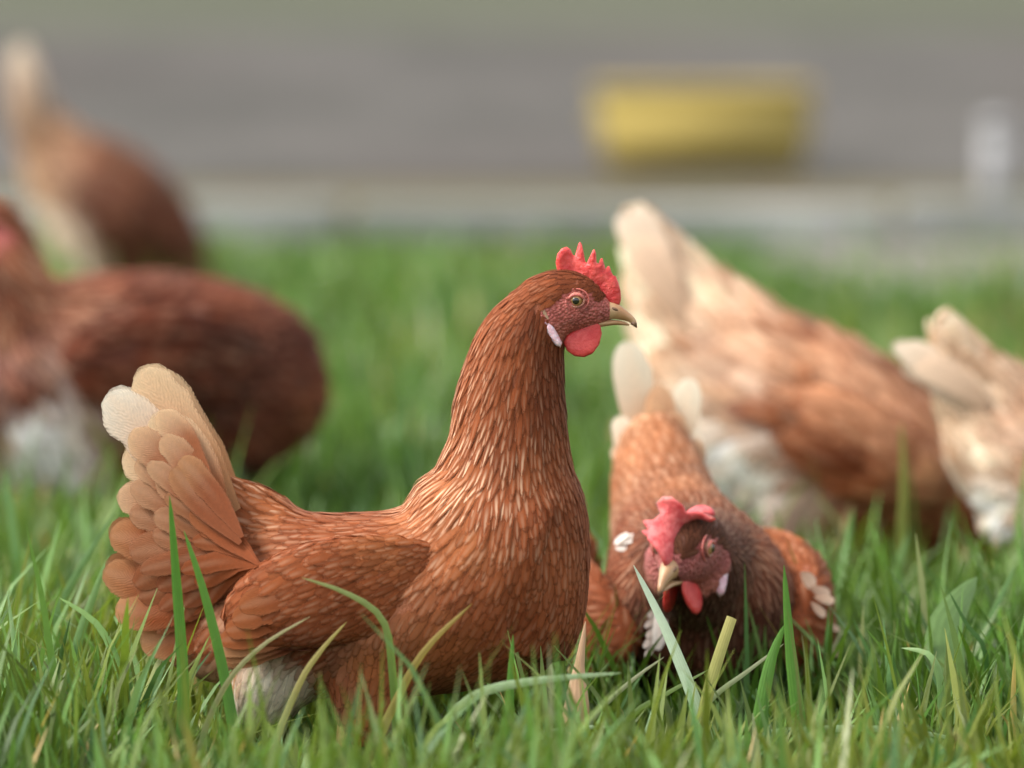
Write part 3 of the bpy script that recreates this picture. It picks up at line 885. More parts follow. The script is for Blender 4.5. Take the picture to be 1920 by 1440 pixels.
PK = 1 / 1866.0
def Fp(px, py): return ((px - 1480) * PK, (1135 - py) * PK)
def build_forager(root, seed, pal, drop=0.0, voxel=.005, tail=True, cover=2.8, turn=0.0, tlen=1.0):
    """pal: back, wing, tail, fluff, breast colours; drop: radians the rump is lowered"""
    piv = Vector((Fp(1560, 0)[0], 0, Fp(0, 880)[1]))
    R = Matrix.Translation(piv) @ Matrix.Rotation(-drop, 4, 'Y') @ Matrix.Translation(-piv)
    def T(px, py, y=0.0):
        a = Fp(px, py); v = Vector((a[0], y, a[1]))
        w = min(1, max(0, (1650 - px) / 250))            # only the rear half swings
        q = R @ v
        v = v.lerp(q, w)
        return (v.x, v.y, v.z)
    back, wing, tailc, fluff, breast = pal
    torso = [((1200, 418), 22, 12), ((1225, 470), 44, 20), ((1258, 540), 76, 36), ((1302, 615), 112, 72), ((1350, 695), 148, 120), ((1430, 772), 178, 160), ((1530, 845), 182, 168), ((1630, 905), 162, 150), ((1705, 955), 122, 112), ((1755, 1005), 84, 78)]
    neck = [((1690, 930), 100, 90), ((1748, 985), 74, 66), ((1785, 1040), 54, 48), ((1812, 1078), 46, 40)]
    lof = [[(T(*c), r * PK, h * PK) for c, r, h in torso], [(T(*c), r * PK, h * PK) for c, r, h in neck]]
    for s in (-1, 1):
        lof.append([(T(1480, 880, s * .045), 85 * PK, 70 * PK), (T(1470, 960, s * .045), 62 * PK, 52 * PK), (T(1462, 1040, s * .045), 30 * PK, 26 * PK)])
    lof.append([(T(1390, 810), 120 * PK, 120 * PK), (T(1355, 865), 95 * PK, 105 * PK), (T(1345, 910), 55 * PK, 65 * PK)])
    ax = -math.degrees(drop)
    mixc = lambda a, b, k=.5: tuple(x * (1 - k) + y * k for x, y in zip(a, b))
    rows = [(1245, 500, 115, 60, 16, tailc, .3), (1300, 590, 125, 60, 18, mixc(tailc, back, .3), .3), (1240, 640, 130, 60, 20, tailc, .3), (1280, 720, 140, 60, 20, tailc, .3), (1400, 640, 138, 56, 17, mixc(tailc, back, .6), .3), (1500, 690, 145, 52, 17, back, .3),
            (1600, 770, 148, 50, 16, back, .3), (1690, 840, 142, 46, 13, mixc(back, breast), .2), (1760, 920, 128, 44, 11, breast, .2), (1330, 680, 150, 60, 20, mixc(tailc, wing, .55), .3), (1350, 750, 150, 56, 18, mixc(tailc, back, .4), .3),
            (1450, 780, 155, 60, 20, wing, .2), (1560, 850, 155, 54, 18, wing, .15), (1500, 740, 150, 52, 18, mixc(back, wing), .3), (1640, 900, 150, 48, 15, mixc(back, wing, .7), .15), (1330, 830, 225, 48, 16, fluff, .1), (1400, 860, 235, 46, 16, fluff, .1), (1290, 790, 190, 50, 18, fluff, .2),
            (1380, 940, 240, 44, 15, fluff, .1), (1480, 960, 240, 40, 14, mixc(fluff, breast, .7), .1), (1560, 990, 200, 42, 15, breast, .1), (1660, 1010, 190, 42, 14, breast, .1), (1740, 1020, 170, 40, 12, breast, .1), (1800, 1070, 120, 26, 8, breast, .1)]
    fld = Field([(T(px, py)[0], T(px, py)[2], a - ax * (1 if px < 1550 else .4), l * PK * 1.15, w * PK * 1.25, c, p, .1) for px, py, a, l, w, c, p in rows])
    h = T(1822, 1088)
    Mh = Matrix.Translation(h) @ Matrix.Rotation(math.radians(58), 4, 'Y')
    build_body(root, lof, fld, Mh, voxel, cover, seed, plume_tilt=.2, blotch=.75)
    make_head(root, Mh, detail=False)
    if tail:
        b = T(1285, 610)
        tail_fan(root, (b[0], b[2]), 116 - ax + turn, .135 * tlen, .014, mixc(tailc, back, .4), mixc(tailc, WHITE, .7), seed, n=6, spread=24, taper=.9)
    for s in (-1, 1):
        bm = bmesh.new()
        Wg = [((1720, 915), 14, 8, 60), ((1680, 895), 58, 26, 72), ((1610, 855), 84, 36, 83), ((1540, 815), 88, 36, 83), ((1470, 775), 66, 28, 76), ((1420, 750), 34, 16, 64), ((1395, 740), 8, 6, 52)]
        loft(bm, dense([(T(c[0], c[1], s * y / 1000), r * PK, t * PK) for c, r, t, y in Wg], 4), seg=20)
        wm = union(bm, .006, 3)
        wr = [(1680, 890, 160, 46, 18, mixc(back, wing, .4)), (1600, 800, 150, 50, 19, mixc(back, wing, .3)), (1580, 870, 160, 56, 20, wing), (1470, 740, 150, 60, 22, mixc(back, wing, .6)), (1460, 830, 165, 64, 24, wing), (1360, 730, 155, 70, 26, mixc(wing, tailc, .35))]
        wf = Field([(T(px, py)[0], T(px, py)[2], a - ax, l * PK * 1.15, w * PK * 1.1, c, .2, .05) for px, py, a, l, w, c in wr])
        V = coords(wm); c4 = np.ones((len(V), 4)); c4[:, :3] = wf(V[:, [0, 2]])['col'] * .8
        set_attrs(wm, c4)
        wing_o = link('wing', wm, M['body'], root)
        V3, Q, C4, U3 = scatter(wm, wf, 3.4, None, blotch=.8, seed=seed + 9, tilt=.16)
        tag(link('covert_feathers', mesh_np('covert_feathers', V3, Q, C4, U3), M['feather'], wing_o), kind='stuff')
        for i in range(4):
            b, t = T(1560 - i * 14, 815 + i * 16, s * .094), T(1392 - i * 6 + i * i * 4, 735 + i * 26, s * (.072 + .003 * i))
            big_feather('flight_feather', [b, t], .022, (0, s, .1), wing, mixc(wing, tailc, .6), wing_o, .3, seed=i + seed)
    x = T(1462, 1040)[0]
    make_legs(root, [(x, -.045, .05), (x, .045, .05)])

HENS = 'hens on the grass'
PALE = (.70, .47, .29)
hp_ = ground_at(1505, 1935)
hen2 = empty('hen', hp_, math.radians(-3))
hen2.scale = (1.08, 1.0, .968)
tag(hen2, 'pale apricot hen feeding head down with cream tail raised', 'hen', HENS)
build_forager(hen2, 21, ((.62, .32, .175), (.30, .09, .032), (.80, .62, .45), (.92, .86, .77), (.32, .10, .04)), 0.0)

g = ground_at(2022, 2035)
hen3 = empty('hen', g, math.radians(4), .80)
tag(hen3, 'cream tailed brown hen feeding, cut off by the right edge', 'hen', HENS)
build_forager(hen3, 31, ((.40, .165, .07), (.29, .085, .030), (.82, .65, .47), (.90, .86, .78), (.42, .15, .06)), .06, turn=26)

def build_upright(root, seed):
    torso = [((-.238, 0, .158), .03, .03), ((-.21, 0, .156), .068, .06), ((-.14, 0, .156), .098, .088), ((-.05, 0, .156), .110, .102), ((.03, 0, .156), .108, .102), ((.09, 0, .160), .094, .086), ((.135, 0, .168), .062, .060), ((.155, 0, .172), .03, .03)]
    neck = [((.070, 0, .175), .088, .080), ((.098, 0, .22), .060, .055), ((.108, 0, .265), .045, .043), ((.114, 0, .298), .036, .034), ((.118, 0, .312), .028, .026)]
    lof = [torso, neck, [((-.05, 0, .12), .08, .09), ((-.06, 0, .08), .06, .08), ((-.06, 0, .05), .03, .04)]]
    for s in (-1, 1):
        lof.append([((.03, s * .05, .11), .055, .044), ((.03, s * .05, .07), .042, .034), ((.03, s * .05, .045), .018, .016)])
    D1, D2, D3, WH = (.155, .038, .016), (.105, .026, .012), (.20, .055, .022), (.92, .85, .78)
    rows = [(-.18, .2, 185, .03, .01, D1, .1), (-.18, .12, 200, .03, .01, D3, .1), (-.1, .26, 176, .03, .01, D1, .1), (-.1, .18, 185, .034, .012, D2, .1), (0, .26, 175, .028, .01, D1, .1), (0, .19, 190, .03, .011, D2, .1), (-.08, .1, 215, .03, .01, D1, .1),
            (.03, .1, 230, .028, .009, D1, .1), (.10, .125, 240, .028, .009, WH, .1), (.125, .125, 240, .028, .009, WH, .1), (.11, .085, 250, .026, .008, WH, .1), (.125, .165, 230, .024, .008, D1, .2), (.145, .14, 240, .022, .008, D2, .2), (.08, .27, 215, .03, .005, (.42, .15, .07), .8), (.08, .33, 225, .03, .006, D3, .5), (.13, .23, 250, .03, .005, D3, .5), (.15, .37, 205, .02, .004, D3, .3), (.16, .25, 260, .022, .004, D1, .3)]  # the orange hackle row with high pale paints lit patches on the neck
    fld = Field([(*r[:5], r[5], r[6], .2) for r in rows])
    Mh = Matrix.Translation((.125, 0, .316))
    build_body(root, lof, fld, Mh, .005, 3.0, seed, plume_tilt=.16, blotch=.9)
    make_head(root, Mh, detail=False)
    tail_fan(root, (-.16, .165), 186, .09, .02, D1, D3, seed, n=5, spread=40)
    for s in (-1, 1):
        bm = bmesh.new()
        loft(bm, dense([((.09, s * .075, .19), .012, .008), ((.06, s * .088, .19), .042, .016), ((0, s * .096, .185), .055, .02), ((-.07, s * .09, .18), .05, .018), ((-.12, s * .075, .17), .03, .012), ((-.15, s * .06, .162), .01, .006)], 4), seg=20)
        wm = union(bm, .006, 3)
        wf = Field([(x, z, a, l, w, c, .15, .05) for x, z, a, l, w, c in [(.07, .2, 190, .026, .01, D1), (0, .21, 185, .03, .011, D1), (0, .16, 195, .034, .012, D2), (-.1, .18, 190, .04, .014, D2)]])
        V = coords(wm); c4 = np.ones((len(V), 4)); c4[:, :3] = wf(V[:, [0, 2]])['col'] * .8
        set_attrs(wm, c4)
        wo_ = link('wing', wm, M['body'], root)
        V3, Q, C4, U3 = scatter(wm, wf, 3.4, None, blotch=.8, seed=seed + 9, tilt=.16)
        tag(link('covert_feathers', mesh_np('covert_feathers', V3, Q, C4, U3), M['feather'], wo_), kind='stuff')
    make_legs(root, [(.03, -.05, .05), (.03, .05, .05)])

g = ground_at(190, 1815)
hen4 = empty('hen', g, math.radians(180 + 35), 1.08)
tag(hen4, 'dark chestnut hen behind the tail of the sharp hen, cut off by the left edge', 'hen', HENS)
build_upright(hen4, 41)

g = ground_at(212, 1235)
hen5 = empty('hen', g, math.radians(-14))
hen5.scale = (.82, 1.0, 1.03)
tag(hen5, 'farthest brown hen with its pale tail held straight up', 'hen', HENS)
build_forager(hen5, 51, ((.155, .045, .019), (.11, .031, .015), (.42, .26, .15), (.84, .72, .58), (.15, .042, .02)), .16, turn=-14, tlen=1.35)

# ---- hen coming towards the camera
def build_front(root, seed):
    T = lambda x, z, y=0.0: (x, y, z)
    torso = [((-.165, .008, .222), .022, .018), ((-.15, .008, .214), .042, .030), ((-.12, .006, .188), .058, .038), ((-.06, .004, .148), .074, .049), ((0, 0, .124), .082, .063), ((.06, 0, .112), .080, .078), ((.105, 0, .105), .066, .070), ((.135, 0, .10), .036, .040)]
    hy = math.radians(-33)                     # the head turns to its right, our left
    sv = lambda k: (-math.sin(hy * k), math.cos(hy * k), 0)
    neck = [((.040, .004, .118), .070, .072, sv(0)), ((.088, -.008, .138), .058, .058, sv(.3)), ((.126, -.018, .147), .047, .046, sv(.6)), ((.154, -.027, .156), .041, .038, sv(.9)), ((.172, -.033, .162), .034, .032, sv(1))]
    lof = [torso, neck]
    for s in (-1, 1):
        lof.append([((.0, s * .05, .11), .05, .036), ((.0, s * .05, .075), .036, .028), ((.0, s * .05, .045), .015, .014)])
    D2, OR2, B2 = (.072, .021, .010), (.36, .125, .045), (.21, .056, .020)  # D2: breast colour darkened to carry the shade on the breast
    rows = [(-.19, .27, 130, .03, .009, CREAM, .4), (-.15, .26, 135, .032, .010, (.62, .34, .18), .4), (-.1, .265, 140, .032, .010, OR2, .4), (-.04, .25, 148, .028, .009, OR2, .4), (.02, .235, 150, .026, .008, (.46, .19, .085), .3), (.07, .215, 150, .024, .006, B2, .3),
            (-.1, .19, 170, .03, .01, OR2, .2), (0, .16, 190, .024, .008, B2, .15), (.08, .15, 215, .022, .0065, B2, .12), (.12, .11, 262, .02, .006, D2, .1), (.08, .07, 240, .02, .006, D2, .08), (.0, .06, 225, .02, .006, B2, .08), (.05, .11, 225, .022, .007, B2, .12),
            (-.1, .13, 200, .024, .008, (.6, .45, .32), .1), (.10, .195, 175, .026, .005, (.14, .042, .018), .25), (.135, .18, 180, .02, .0045, (.11, .032, .014), .2), (.11, .22, 170, .026, .005, (.16, .05, .02), .3), (.15, .21, 165, .02, .004, (.16, .05, .022), .2), (.11, .15, 240, .026, .005, (.22, .066, .028), .3), (.13, .14, 250, .022, .0048, (.17, .05, .022), .2), (.17, .14, 240, .014, .004, D2, .1), (.19, .2, 170, .01, .003, (.12, .04, .02), 0)]
    fld = Field([(x, z, a, l, w, c, p, .25) for x, z, a, l, w, c, p in rows])
    Mh = Matrix.Translation((.180, -.036, .170)) @ Matrix.Rotation(hy, 4, 'Z') @ Matrix.Rotation(math.radians(7), 4, 'Y') @ Matrix.Diagonal((1.2, 1.28, 1.2, 1))
    build_body(root, lof, fld, Mh, .0032, 4.4, seed, facecol=(.33, .085, .075))
    def flop(p):                               # the front of the comb leans to one side, the back falls over to the other
        x = p.x / K
        b0 = float(np.interp(x, [0, 45, 80, 105], [44, 34, 2, -6])) * K
        h = p.z - b0
        if h <= 0: return p
        k = float(np.interp(x, [-20, 28, 62, 105], [1.0, .9, -.55, -.55]))
        a = min(h / (58 * K), 1.15) * 2.25 * k
        if abs(a) < 1e-3: return p
        r = h / a
        return Vector((p.x, r * (1 - math.cos(a)) + p.y * math.cos(a), b0 + r * math.sin(a) - p.y * math.sin(a)))
    make_head(root, Mh, bend=flop, dull=True)
    for s in (-1, 1):
        bm = bmesh.new()
        Wg = [((.118, s * .064, .090), .012, .008), ((.088, s * .086, .090), .045, .018), ((.03, s * .096, .092), .060, .022), ((-.03, s * .090, .100), .058, .020), ((-.08, s * .074, .118), .040, .015), ((-.115, s * .058, .135), .014, .008)]
        loft(bm, dense(Wg, 4), seg=20)
        wm = union(bm, .004, 3)
        wf = Field([(x, z, a, l, w, c, .2, .05) for x, z, a, l, w, c in [(.09, .11, 200, .02, .007, (.27, .072, .024)), (.03, .15, 165, .022, .008, (.31, .09, .03)), (.03, .07, 200, .022, .008, (.25, .066, .022)), (-.06, .16, 160, .028, .01, (.36, .12, .042)), (-.06, .11, 175, .03, .01, (.29, .085, .03))]])
        V = coords(wm); c4 = np.ones((len(V), 4)); c4[:, :3] = wf(V[:, [0, 2]])['col'] * .8
        set_attrs(wm, c4)
        wo_ = link('wing', wm, M['body'], root)
        V3, Q, C4, U3 = scatter(wm, wf, 4.2, None, seed=seed + 9, tilt=.16)
        tag(link('covert_feathers', mesh_np('covert_feathers', V3, Q, C4, U3), M['feather'], wo_), kind='stuff')
    # loose pale feathers at the shoulders and the white one on the breast
    rnd = random.Random(5)
    for (x, y, z), (dx, dy, dz), hw in [((.112, .074, .142), (-.006, .014, -.012), .0065), ((.112, .082, .130), (-.004, .018, -.008), .005), ((.114, .085, .122), (.0, .017, -.004), .004), ((.116, .082, .118), (.0, .012, -.012), .004),
                                        ((.10, .098, .098), (0, .012, -.006), .003), ((.10, .098, .076), (0, .012, -.004), .003)]:
        big_feather('shoulder_feather', [(x, y, z), (x + dx, y + dy, z + dz)], hw, (1, .3, .2), (.66, .42, .30), (.84, .66, .52), root, .2, seed=rnd.randint(0, 99))
    tag(big_feather('breast_feather', [(.128, -.046, .125), (.141, -.049, .108), (.144, -.052, .086)], .0065, (1, -.3, .1), (.74, .70, .64), (.78, .76, .74), root, .1, seed=8), 'white loose feather on the shaded breast')
    for k in range(5):
        p = Vector((.130 + .002 * k, -.046 - .001 * k, .120 - .006 * k))
        big_feather('breast_feather', [p, p + Vector((.006, -.012 - .002 * (k % 2), -.008 - .002 * k))], .0026, (1, -.3, .1), (.6, .5, .45), (.74, .68, .64), root, .1, seed=k)
    for k, (x, y, z) in enumerate([(.074, -.058, .160), (.076, -.053, .168), (.070, -.060, .170)]):
        big_feather('shoulder_feather', [(x, y, z), (x - .012, y - .008, z + .004 - .004 * k)], .008, (.5, -.4, 1), (.84, .80, .74), (.86, .83, .78), root, .05, seed=k + 60)
    CW = (.86, .80, .64)
    for k, (b, t, hw, c0, c1) in enumerate([((-.145, .006, .195), (-.172, -.010, .308), .019, (.66, .42, .25), CW), ((-.14, .018, .195), (-.160, .044, .276), .014, (.66, .42, .25), CW), ((-.132, .012, .19), (-.15, .014, .272), .015, OR2, (.72, .45, .27)),
                                          ((-.135, -.006, .18), (-.148, -.022, .246), .012, (.62, .36, .2), CW), ((-.122, .014, .185), (-.136, .026, .25), .013, OR2, (.70, .44, .26)), ((-.125, .000, .18), (-.140, -.006, .245), .012, OR2, (.66, .38, .2)), ((-.12, .026, .175), (-.132, .044, .226), .011, OR2, (.7, .45, .28))]):
        m_ = tuple((p + q) / 2 + d for p, q, d in zip(b, t, (.006, 0, 0)))
        big_feather('tail_feather', [b, m_, t], hw, (1, .12 * (-1) ** k, .25), c0, c1, root, .1, band=.25, seed=k + 300)
    rt = random.Random(77)
    for k in range(14):
        yy = rt.uniform(-.022, .036)
        b = (-.125 + rt.uniform(-.01, .02), yy * .7 + .006, .165 + rt.uniform(0, .02)); t = (-.15 + rt.uniform(-.012, .012), yy * 1.15 + .004, .232 + rt.uniform(-.02, .03) - abs(yy - .004) * .5)
        m_ = tuple((p + q) / 2 + d for p, q, d in zip(b, t, (.010, 0, 0)))
        big_feather('tail_feather', [b, m_, t], rt.uniform(.009, .014), (1, rt.uniform(-.35, .35), .3), OR2, (.66, .42, .24) if k % 3 else (.84, .74, .58), root, .1, band=.45, seed=k + 340)
    make_legs(root, [(0, -.05, .05), (0, .05, .05)])

g = ground_at(1308, 2285)
hen6 = empty('hen', g + Vector((-.012, .06, 0)), math.radians(-90 + 11))
tag(hen6, 'hen with shaded breast facing the camera with its comb flopped over', 'hen', HENS)
build_front(hen6, 61)

# ================================================================== GRASS
FOOT = [(hen.location.x - .01, hen.location.y - .19, 0, .17, .15, .58)]   # trampled spots under the hens: x, y, yaw, half length, half width, height factor
for h_, a_, b_, k_ in ((hen, .19, .10, .62), (hen2, .16, .10, .7), (hen3, .16, .1, .7), (hen4, .17, .1, .7), (hen5, .17, .1, .7), (hen6, .15, .1, .6)):
    FOOT.append((h_.location.x, h_.location.y, h_.rotation_euler.z, a_, b_, k_))

def grass_patch(n, x0, x1, y0, y1, hmean, hsd, wmean, seed, segs=4, thin=None):
    rng = np.random.default_rng(seed)
    X = rng.uniform(x0, x1, n); Y = rng.uniform(y0, y1, n)
    n1 = np.array([noise.noise(Vector((x * 3.1, y * 2.2, seed))) for x, y in zip(X, Y)])
    n2 = np.array([noise.noise(Vector((x * 11, y * 9, 5.3))) for x, y in zip(X, Y)])
    n3 = np.array([noise.noise(Vector((x * 1.7, y * 1.1, 9.1))) for x, y in zip(X, Y)])
    H = np.clip(rng.normal(hmean, hsd, n), hmean * .35, hmean * 2.1) * (1 + .35 * n1 + .25 * n2)
    H *= np.clip((KY - Y) / 2.2, .36, 1)
    for fx, fy, fa, la, lb, k in FOOT:
        c, s = math.cos(fa), math.sin(fa)
        dx, dy = X - fx, Y - fy
        u, v = (dx * c + dy * s) / la, (-dx * s + dy * c) / lb
        H = np.where(u * u + v * v < 1, np.minimum(H * k, .075), H)
    keep = rng.random(n) < np.clip(.82 + .9 * n2, .15, 1)
    du, dv = (X - tp.x) / .36, (Y - tp.y) / .8
    keep &= ~((du * du + dv * dv < 1) & (rng.random(n) < .8))
    keep &= Y < (KY + KS * X - .06)
    X, Y, H, n1, n2, n3 = (a[keep] for a in (X, Y, H, n1, n2, n3)); n = len(X)
    az = rng.uniform(0, 2 * math.pi, n); lean = np.abs(rng.normal(.16, .22, n)) + .04; curl = rng.uniform(.1, .95, n) ** 1.5 * 1.3
    flat = rng.random(n) < .06
    lean = np.where(flat, rng.uniform(.9, 1.35, n), lean)
    Wd = wmean * rng.uniform(.5, 1.35, n) / 2
    face = az + rng.normal(0, .7, n) + math.pi / 2
    v = np.linspace(0, 1, segs + 1)
    ang = lean[:, None] + curl[:, None] * v[None] ** 1.6
    ds = H[:, None] / segs
    rr = np.concatenate([np.zeros((n, 1)), np.cumsum(np.sin(ang[:, :-1]) * ds, 1)], 1)
    zz = np.concatenate([np.zeros((n, 1)), np.cumsum(np.cos(ang[:, :-1]) * ds, 1)], 1)
    cx = X[:, None] + rr * np.cos(az)[:, None]; cy = Y[:, None] + rr * np.sin(az)[:, None]
    wv = np.array([.75, 1.0, .95, .68, .06]) if segs == 4 else np.interp(v, [0, .3, .6, .85, 1], [.75, 1, .9, .55, .05])
    sx, sy = np.cos(face)[:, None] * Wd[:, None] * wv, np.sin(face)[:, None] * Wd[:, None] * wv
    V = np.stack([np.stack([cx - sx, cy - sy, zz], -1), np.stack([cx + sx, cy + sy, zz], -1)], 2)
    m = segs + 1
    fuv = np.empty((n, m, 2, 3)); fuv[..., 0] = (-1, 1); fuv[..., 1] = v[None, :, None]; fuv[..., 2] = rng.random(n)[:, None, None]
    G1, G2, G3, YL, BL = np.array((.102, .172, .028)), np.array((.040, .090, .010)), np.array((.145, .265, .07)), np.array((.175, .195, .03)), np.array((.09, .185, .062))
    t = np.clip(.55 + 1.3 * n1 + rng.normal(0, .25, n), 0, 1)[:, None]
    c = G2 * (1 - t) + G1 * t
    t2 = (np.clip(n3 * 3 - .1, 0, 1) * rng.uniform(.4, 1, n))[:, None]; c = c * (1 - t2) + YL * t2
    pk = rng.random(n)
    c = np.where((pk < .16)[:, None], G3, c); c = np.where(((pk > .16) & (pk < .24))[:, None], BL, c)
    c = np.where((pk > .985)[:, None], np.array((.42, .30, .12)), c); c = np.where(((pk > .97) & (pk < .985))[:, None], np.array((.32, .34, .2)), c)
    c = c * rng.uniform(.75, 1.25, (n, 1))
    col = np.ones((n, m, 2, 4)); col[..., :3] = c[:, None, None, :]
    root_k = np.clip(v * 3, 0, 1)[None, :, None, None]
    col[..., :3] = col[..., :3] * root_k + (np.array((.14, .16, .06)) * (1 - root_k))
    base = (np.arange(n) * m * 2)[:, None]; q = base + np.arange(segs)[None] * 2
    Q = np.stack([q, q + 1, q + 3, q + 2], -1).reshape(-1, 4)
    return V.reshape(-1, 3), Q, col.reshape(-1, 4), fuv.reshape(-1, 3)

FOOT.append((hen6.location.x + .01, hen6.location.y - .30, 0, .13, .12, .62))
parts = [grass_patch(1500, -.85, .85, 3.7, 4.9, .120, .03, .0062, 8),
         grass_patch(2500, -1.0, 1.0, 4.9, 6.2, .105, .03, .008, 9), grass_patch(36000, -.85, .85, 3.72, 4.95, .086, .032, .0062, 1),
         grass_patch(9000, -2.2, -.85, 3.0, 6.0, .08, .03, .008, 2), grass_patch(9000, .85, 2.2, 3.0, 6.0, .08, .03, .008, 3),
         grass_patch(26000, -1.2, 1.2, 4.95, 7.2, .075, .026, .0075, 4), grass_patch(26000, -2.2, 2.2, 7.2, 10.7, .07, .025, .012, 5),
         grass_patch(9000, -6, -2.2, 4, 10.8, .075, .025, .02, 6), grass_patch(9000, 2.2, 6, 4, 10.8, .075, .025, .02, 7)]
off, VV, QQ, CC, UU = 0, [], [], [], []
for V_, Q_, C_, U_ in parts:
    VV.append(V_); QQ.append(Q_ + off); CC.append(C_); UU.append(U_); off += len(V_)
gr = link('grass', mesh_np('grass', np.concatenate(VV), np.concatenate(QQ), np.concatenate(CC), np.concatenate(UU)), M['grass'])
tag(gr, 'green grass sward of mixed blades', 'grass', kind='stuff')

# ---- single blades that stand out
def blade(label, pts, hw, c0, c1=None, blunt=False, name='grass_blade', cat='grass blade', group='single grass blades that stand out', prof=None, fold=.35):
    """pts: (px, py, scale) from the root up; hw half width in px"""
    c1 = c1 or c0
    P = [at(*p) for p in pts]
    root = P[0].copy(); below = Vector((root.x, root.y + .004, -.004))
    if root.z > .01: P = [below] + P
    n = 14; k = len(P) - 1
    def pos(t):
        f = t * k; i = min(int(f), k - 1); u = f - i
        p0, p1, p2, p3 = P[max(i - 1, 0)], P[i], P[i + 1], P[min(i + 2, k)]
        return .5 * ((2 * p1) + (p2 - p0) * u + (2 * p0 - 5 * p1 + 4 * p2 - p3) * u * u + (3 * p1 - p0 - 3 * p2 + p3) * u ** 3)
    o3 = P[0]
    V, C, U, F = [], [], [], []
    s = pts[-1][2]; w0 = hw / s
    rnd = random.random()
    for i in range(n + 1):
        t = i / n
        p = pos(t); tg = (pos(min(1, t + .01)) - pos(max(0, t - .01))).normalized()
        vd = Vector((.25, -1, .15)); sd = tg.cross(vd).normalized(); nn = sd.cross(tg).normalized()
        w = w0 * (np.interp(t, [0, .3, .7, 1], [.8, 1, .95, .85]) if blunt else (np.interp(t, *prof) if prof else np.interp(t, [0, .35, .7, .9, 1], [.75, 1, .75, .4, .04])))
        for u in (-1, 0, 1):
            q = p + sd * (w * u) - nn * (w * fold * (abs(u) - 1))
            V.append(tuple(q - o3)); C.append((*(a * (1 - t) + b * t for a, b in zip(c0, c1)), 1)); U.append((u, t, rnd))
    for i in range(n):
        for j in range(2):
            a = i * 3 + j
            F.append((a, a + 1, a + 4, a + 3))
    o = link(name, mesh_np(name, V, F, C, U), M['grass'])
    o.location = o3
    return tag(o, label, cat, group)

GA, GB, GP, GY, GO = (.075, .20, .025), (.11, .25, .04), (.30, .40, .24), (.34, .33, .10), (.40, .27, .09)
blade('broad upright green blade crossing the tail of the sharp hen', [(335, 1470, 2500), (344, 1300, 2500), (330, 1080, 2505), (318, 930, 2510)], 13, GB, GA)
blade('green blade slanting beside the upright one before the hen tail', [(452, 1470, 2500), (425, 1290, 2500), (385, 1120, 2505), (345, 995, 2510)], 12, GA, GB)
blade('thin arched blade tip lying across the wing of the sharp hen', [(745, 1430, 2510), (735, 1250, 2520), (716, 1160, 2525), (650, 1112, 2530), (565, 1083, 2535)], 8, GA, (.28, .30, .12))
blade('pale straw stem slanting under the wing above the white fluff', [(370, 1420, 2510), (420, 1290, 2515), (490, 1212, 2520), (582, 1156, 2525)], 6, (.2, .25, .1), (.42, .36, .2))
blade('short yellow straw pointing up between white fluff and thigh', [(510, 1420, 2520), (560, 1285, 2520), (600, 1222, 2520), (650, 1166, 2522)], 7, (.3, .3, .1), (.46, .36, .13))
blade('ochre blade curving up before the belly of the sharp hen', [(690, 1440, 2520), (750, 1300, 2525), (800, 1215, 2530), (885, 1132, 2535)], 9, (.28, .27, .07), GO)
blade('pale green stem lying nearly level under the sharp hen breast', [(820, 1400, 2540), (885, 1308, 2545), (1000, 1277, 2550), (1165, 1262, 2550)], 11, (.2, .3, .12), GP)
blade('wide whitish green blade leaning under the beak of the facing hen', [(1335, 1470, 2460), (1318, 1360, 2460), (1255, 1195, 2450), (1188, 1060, 2440)], 15, (.16, .30, .10), (.46, .54, .42))
blade('cut yellow blade standing before the shaded breast', [(1300, 1450, 2460), (1325, 1310, 2460), (1348, 1230, 2455), (1372, 1158, 2450)], 12, (.2, .27, .05), (.46, .40, .14), blunt=True)
blade('thin pale stem slanting left of the wide whitish blade', [(1080, 1440, 2480), (1110, 1350, 2480), (1180, 1280, 2480), (1245, 1232, 2480)], 6, (.16, .28, .1), (.38, .36, .24))
blade('thin light green stem crossing the foot of the whitish blade', [(1130, 1440, 2440), (1180, 1345, 2440), (1260, 1295, 2440), (1330, 1255, 2435)], 6, (.16, .28, .08), (.30, .38, .16))
blade('pale stem slanting up towards the right wing of the facing hen', [(1240, 1430, 2450), (1330, 1315, 2450), (1400, 1260, 2445), (1470, 1207, 2440)], 6, (.16, .26, .1), (.40, .40, .26))
blade('vivid green upright blade before the right wing of the facing hen', [(1512, 1480, 2480), (1500, 1370, 2480), (1482, 1220, 2480), (1470, 1060, 2480)], 16, GB, (.08, .20, .02))
blade('short broad green blade left of the vivid upright one', [(1405, 1480, 2480), (1425, 1340, 2480), (1445, 1240, 2478), (1472, 1170, 2475)], 16, GB, GB)
blade('pale runner lying level in the grass below the dry leaf', [(940, 1440, 2490), (985, 1392, 2490), (1060, 1368, 2490), (1150, 1362, 2490)], 9, (.2, .32, .12), GP)
blade('long pale runner lying level at the lower right', [(1340, 1450, 2480), (1400, 1385, 2480), (1560, 1366, 2480), (1720, 1372, 2480), (1850, 1402, 2470)], 8, (.2, .32, .12), GP)
blade('tall blurred stalk rising across the pale hen breast', [(1682, 1200, 2060), (1690, 1020, 2060), (1694, 900, 2060), (1690, 790, 2060)], 10, (.13, .2, .03), (.24, .2, .05))
blade('blurred green blade pair tip below the pale hen belly', [(1545, 1190, 2120), (1575, 1080, 2120), (1600, 955, 2120)], 17, GA, (.12, .24, .06))
blade('blurred light blade leaning right below the pale hen', [(1640, 1260, 2150), (1665, 1130, 2150), (1702, 1000, 2150)], 14, (.10, .22, .05), (.22, .34, .14))
blade('pale upright blade at the far lower left', [(45, 1430, 2460), (36, 1290, 2460), (14, 1108, 2460)], 9, (.12, .25, .06), (.25, .38, .18))
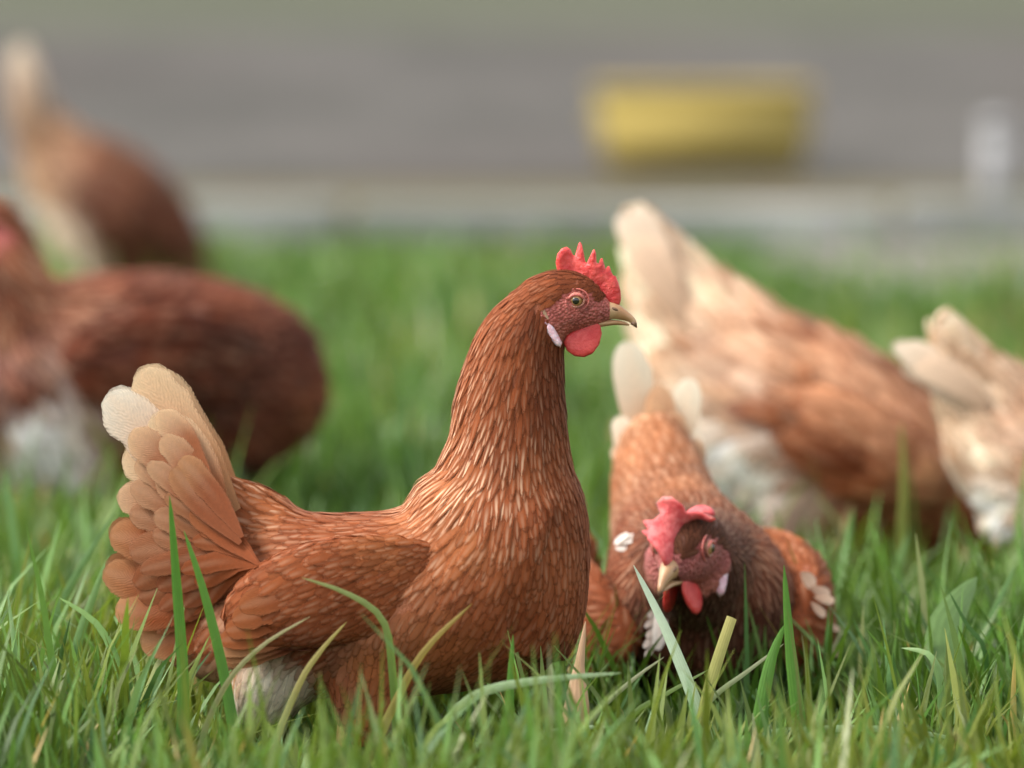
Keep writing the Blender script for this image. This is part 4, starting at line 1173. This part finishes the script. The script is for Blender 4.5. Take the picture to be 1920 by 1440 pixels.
blade('dark thin blade leaning in the grass left of the hen', [(95, 1420, 2450), (108, 1265, 2450), (132, 1158, 2450)], 6, (.03, .09, .012), (.05, .11, .02))
blade('long faint blade leaning right in the left grass', [(60, 1300, 2300), (110, 1140, 2300), (215, 960, 2300)], 11, (.09, .2, .05), (.16, .27, .11))
blade('pale blurred blade leaning right beside the tail tips', [(120, 1330, 2380), (150, 1190, 2380), (205, 1040, 2375)], 12, (.08, .19, .04), (.2, .33, .13))
blade('broad green blade arching left at the left edge', [(60, 1200, 2150), (40, 1080, 2150), (8, 880, 2150)], 16, (.06, .16, .03), (.16, .28, .10))
blade('long green blade arching over the grass left of the fluff', [(250, 1460, 2480), (235, 1300, 2480), (190, 1180, 2475), (110, 1120, 2470)], 10, (.08, .18, .03), (.18, .30, .09))
blade('bright upright blade between the thigh and the ochre blade', [(965, 1460, 2520), (955, 1340, 2520), (962, 1190, 2520)], 12, (.08, .19, .03), (.10, .24, .03))
blade('long bent blade at the lower right with its tip folded over', [(1760, 1460, 2450), (1765, 1300, 2450), (1745, 1230, 2450), (1690, 1215, 2445)], 9, (.12, .24, .07), (.24, .36, .15))
blade('upright yellow green blade in front of the right edge hen', [(1790, 1210, 2180), (1796, 1100, 2180), (1790, 1010, 2180)], 11, (.10, .2, .04), (.2, .3, .09))
blade('ochre dead blade standing at the lower right edge', [(1905, 1450, 2460), (1900, 1330, 2460), (1903, 1225, 2460)], 8, (.3, .28, .08), (.5, .34, .1))
blade('thin dark blade slanting across the broad weed leaf', [(1850, 1240, 2400), (1812, 1170, 2400), (1780, 1110, 2400)], 5, (.03, .09, .015), (.05, .12, .02))
blade('green blade leaning over the right edge grass', [(1800, 1330, 2300), (1850, 1180, 2300), (1905, 1060, 2290)], 10, (.08, .2, .04), (.16, .28, .1))
blade('broad pale weed leaf standing among grass at lower right', [(1806, 1440, 2380), (1800, 1330, 2380), (1770, 1190, 2370), (1832, 1082, 2350)], 40, (.11, .20, .05), (.16, .26, .09),
      name='weed_leaf', cat='leaf', group='leaves among the grass', prof=([0, .3, .55, .75, .92, 1], [.2, .55, 1, .85, .35, .03]), fold=.3)
blade('dry tan leaf pointing up below the breast of the sharp hen', [(1065, 1440, 2480), (1080, 1340, 2480), (1085, 1260, 2475), (1098, 1165, 2470)], 30, (.45, .30, .18), (.56, .34, .20),
      name='dry_leaf', cat='leaf', group='leaves among the grass', prof=([0, .35, .6, .8, 1], [.9, 1, .75, .3, .03]), fold=.5)
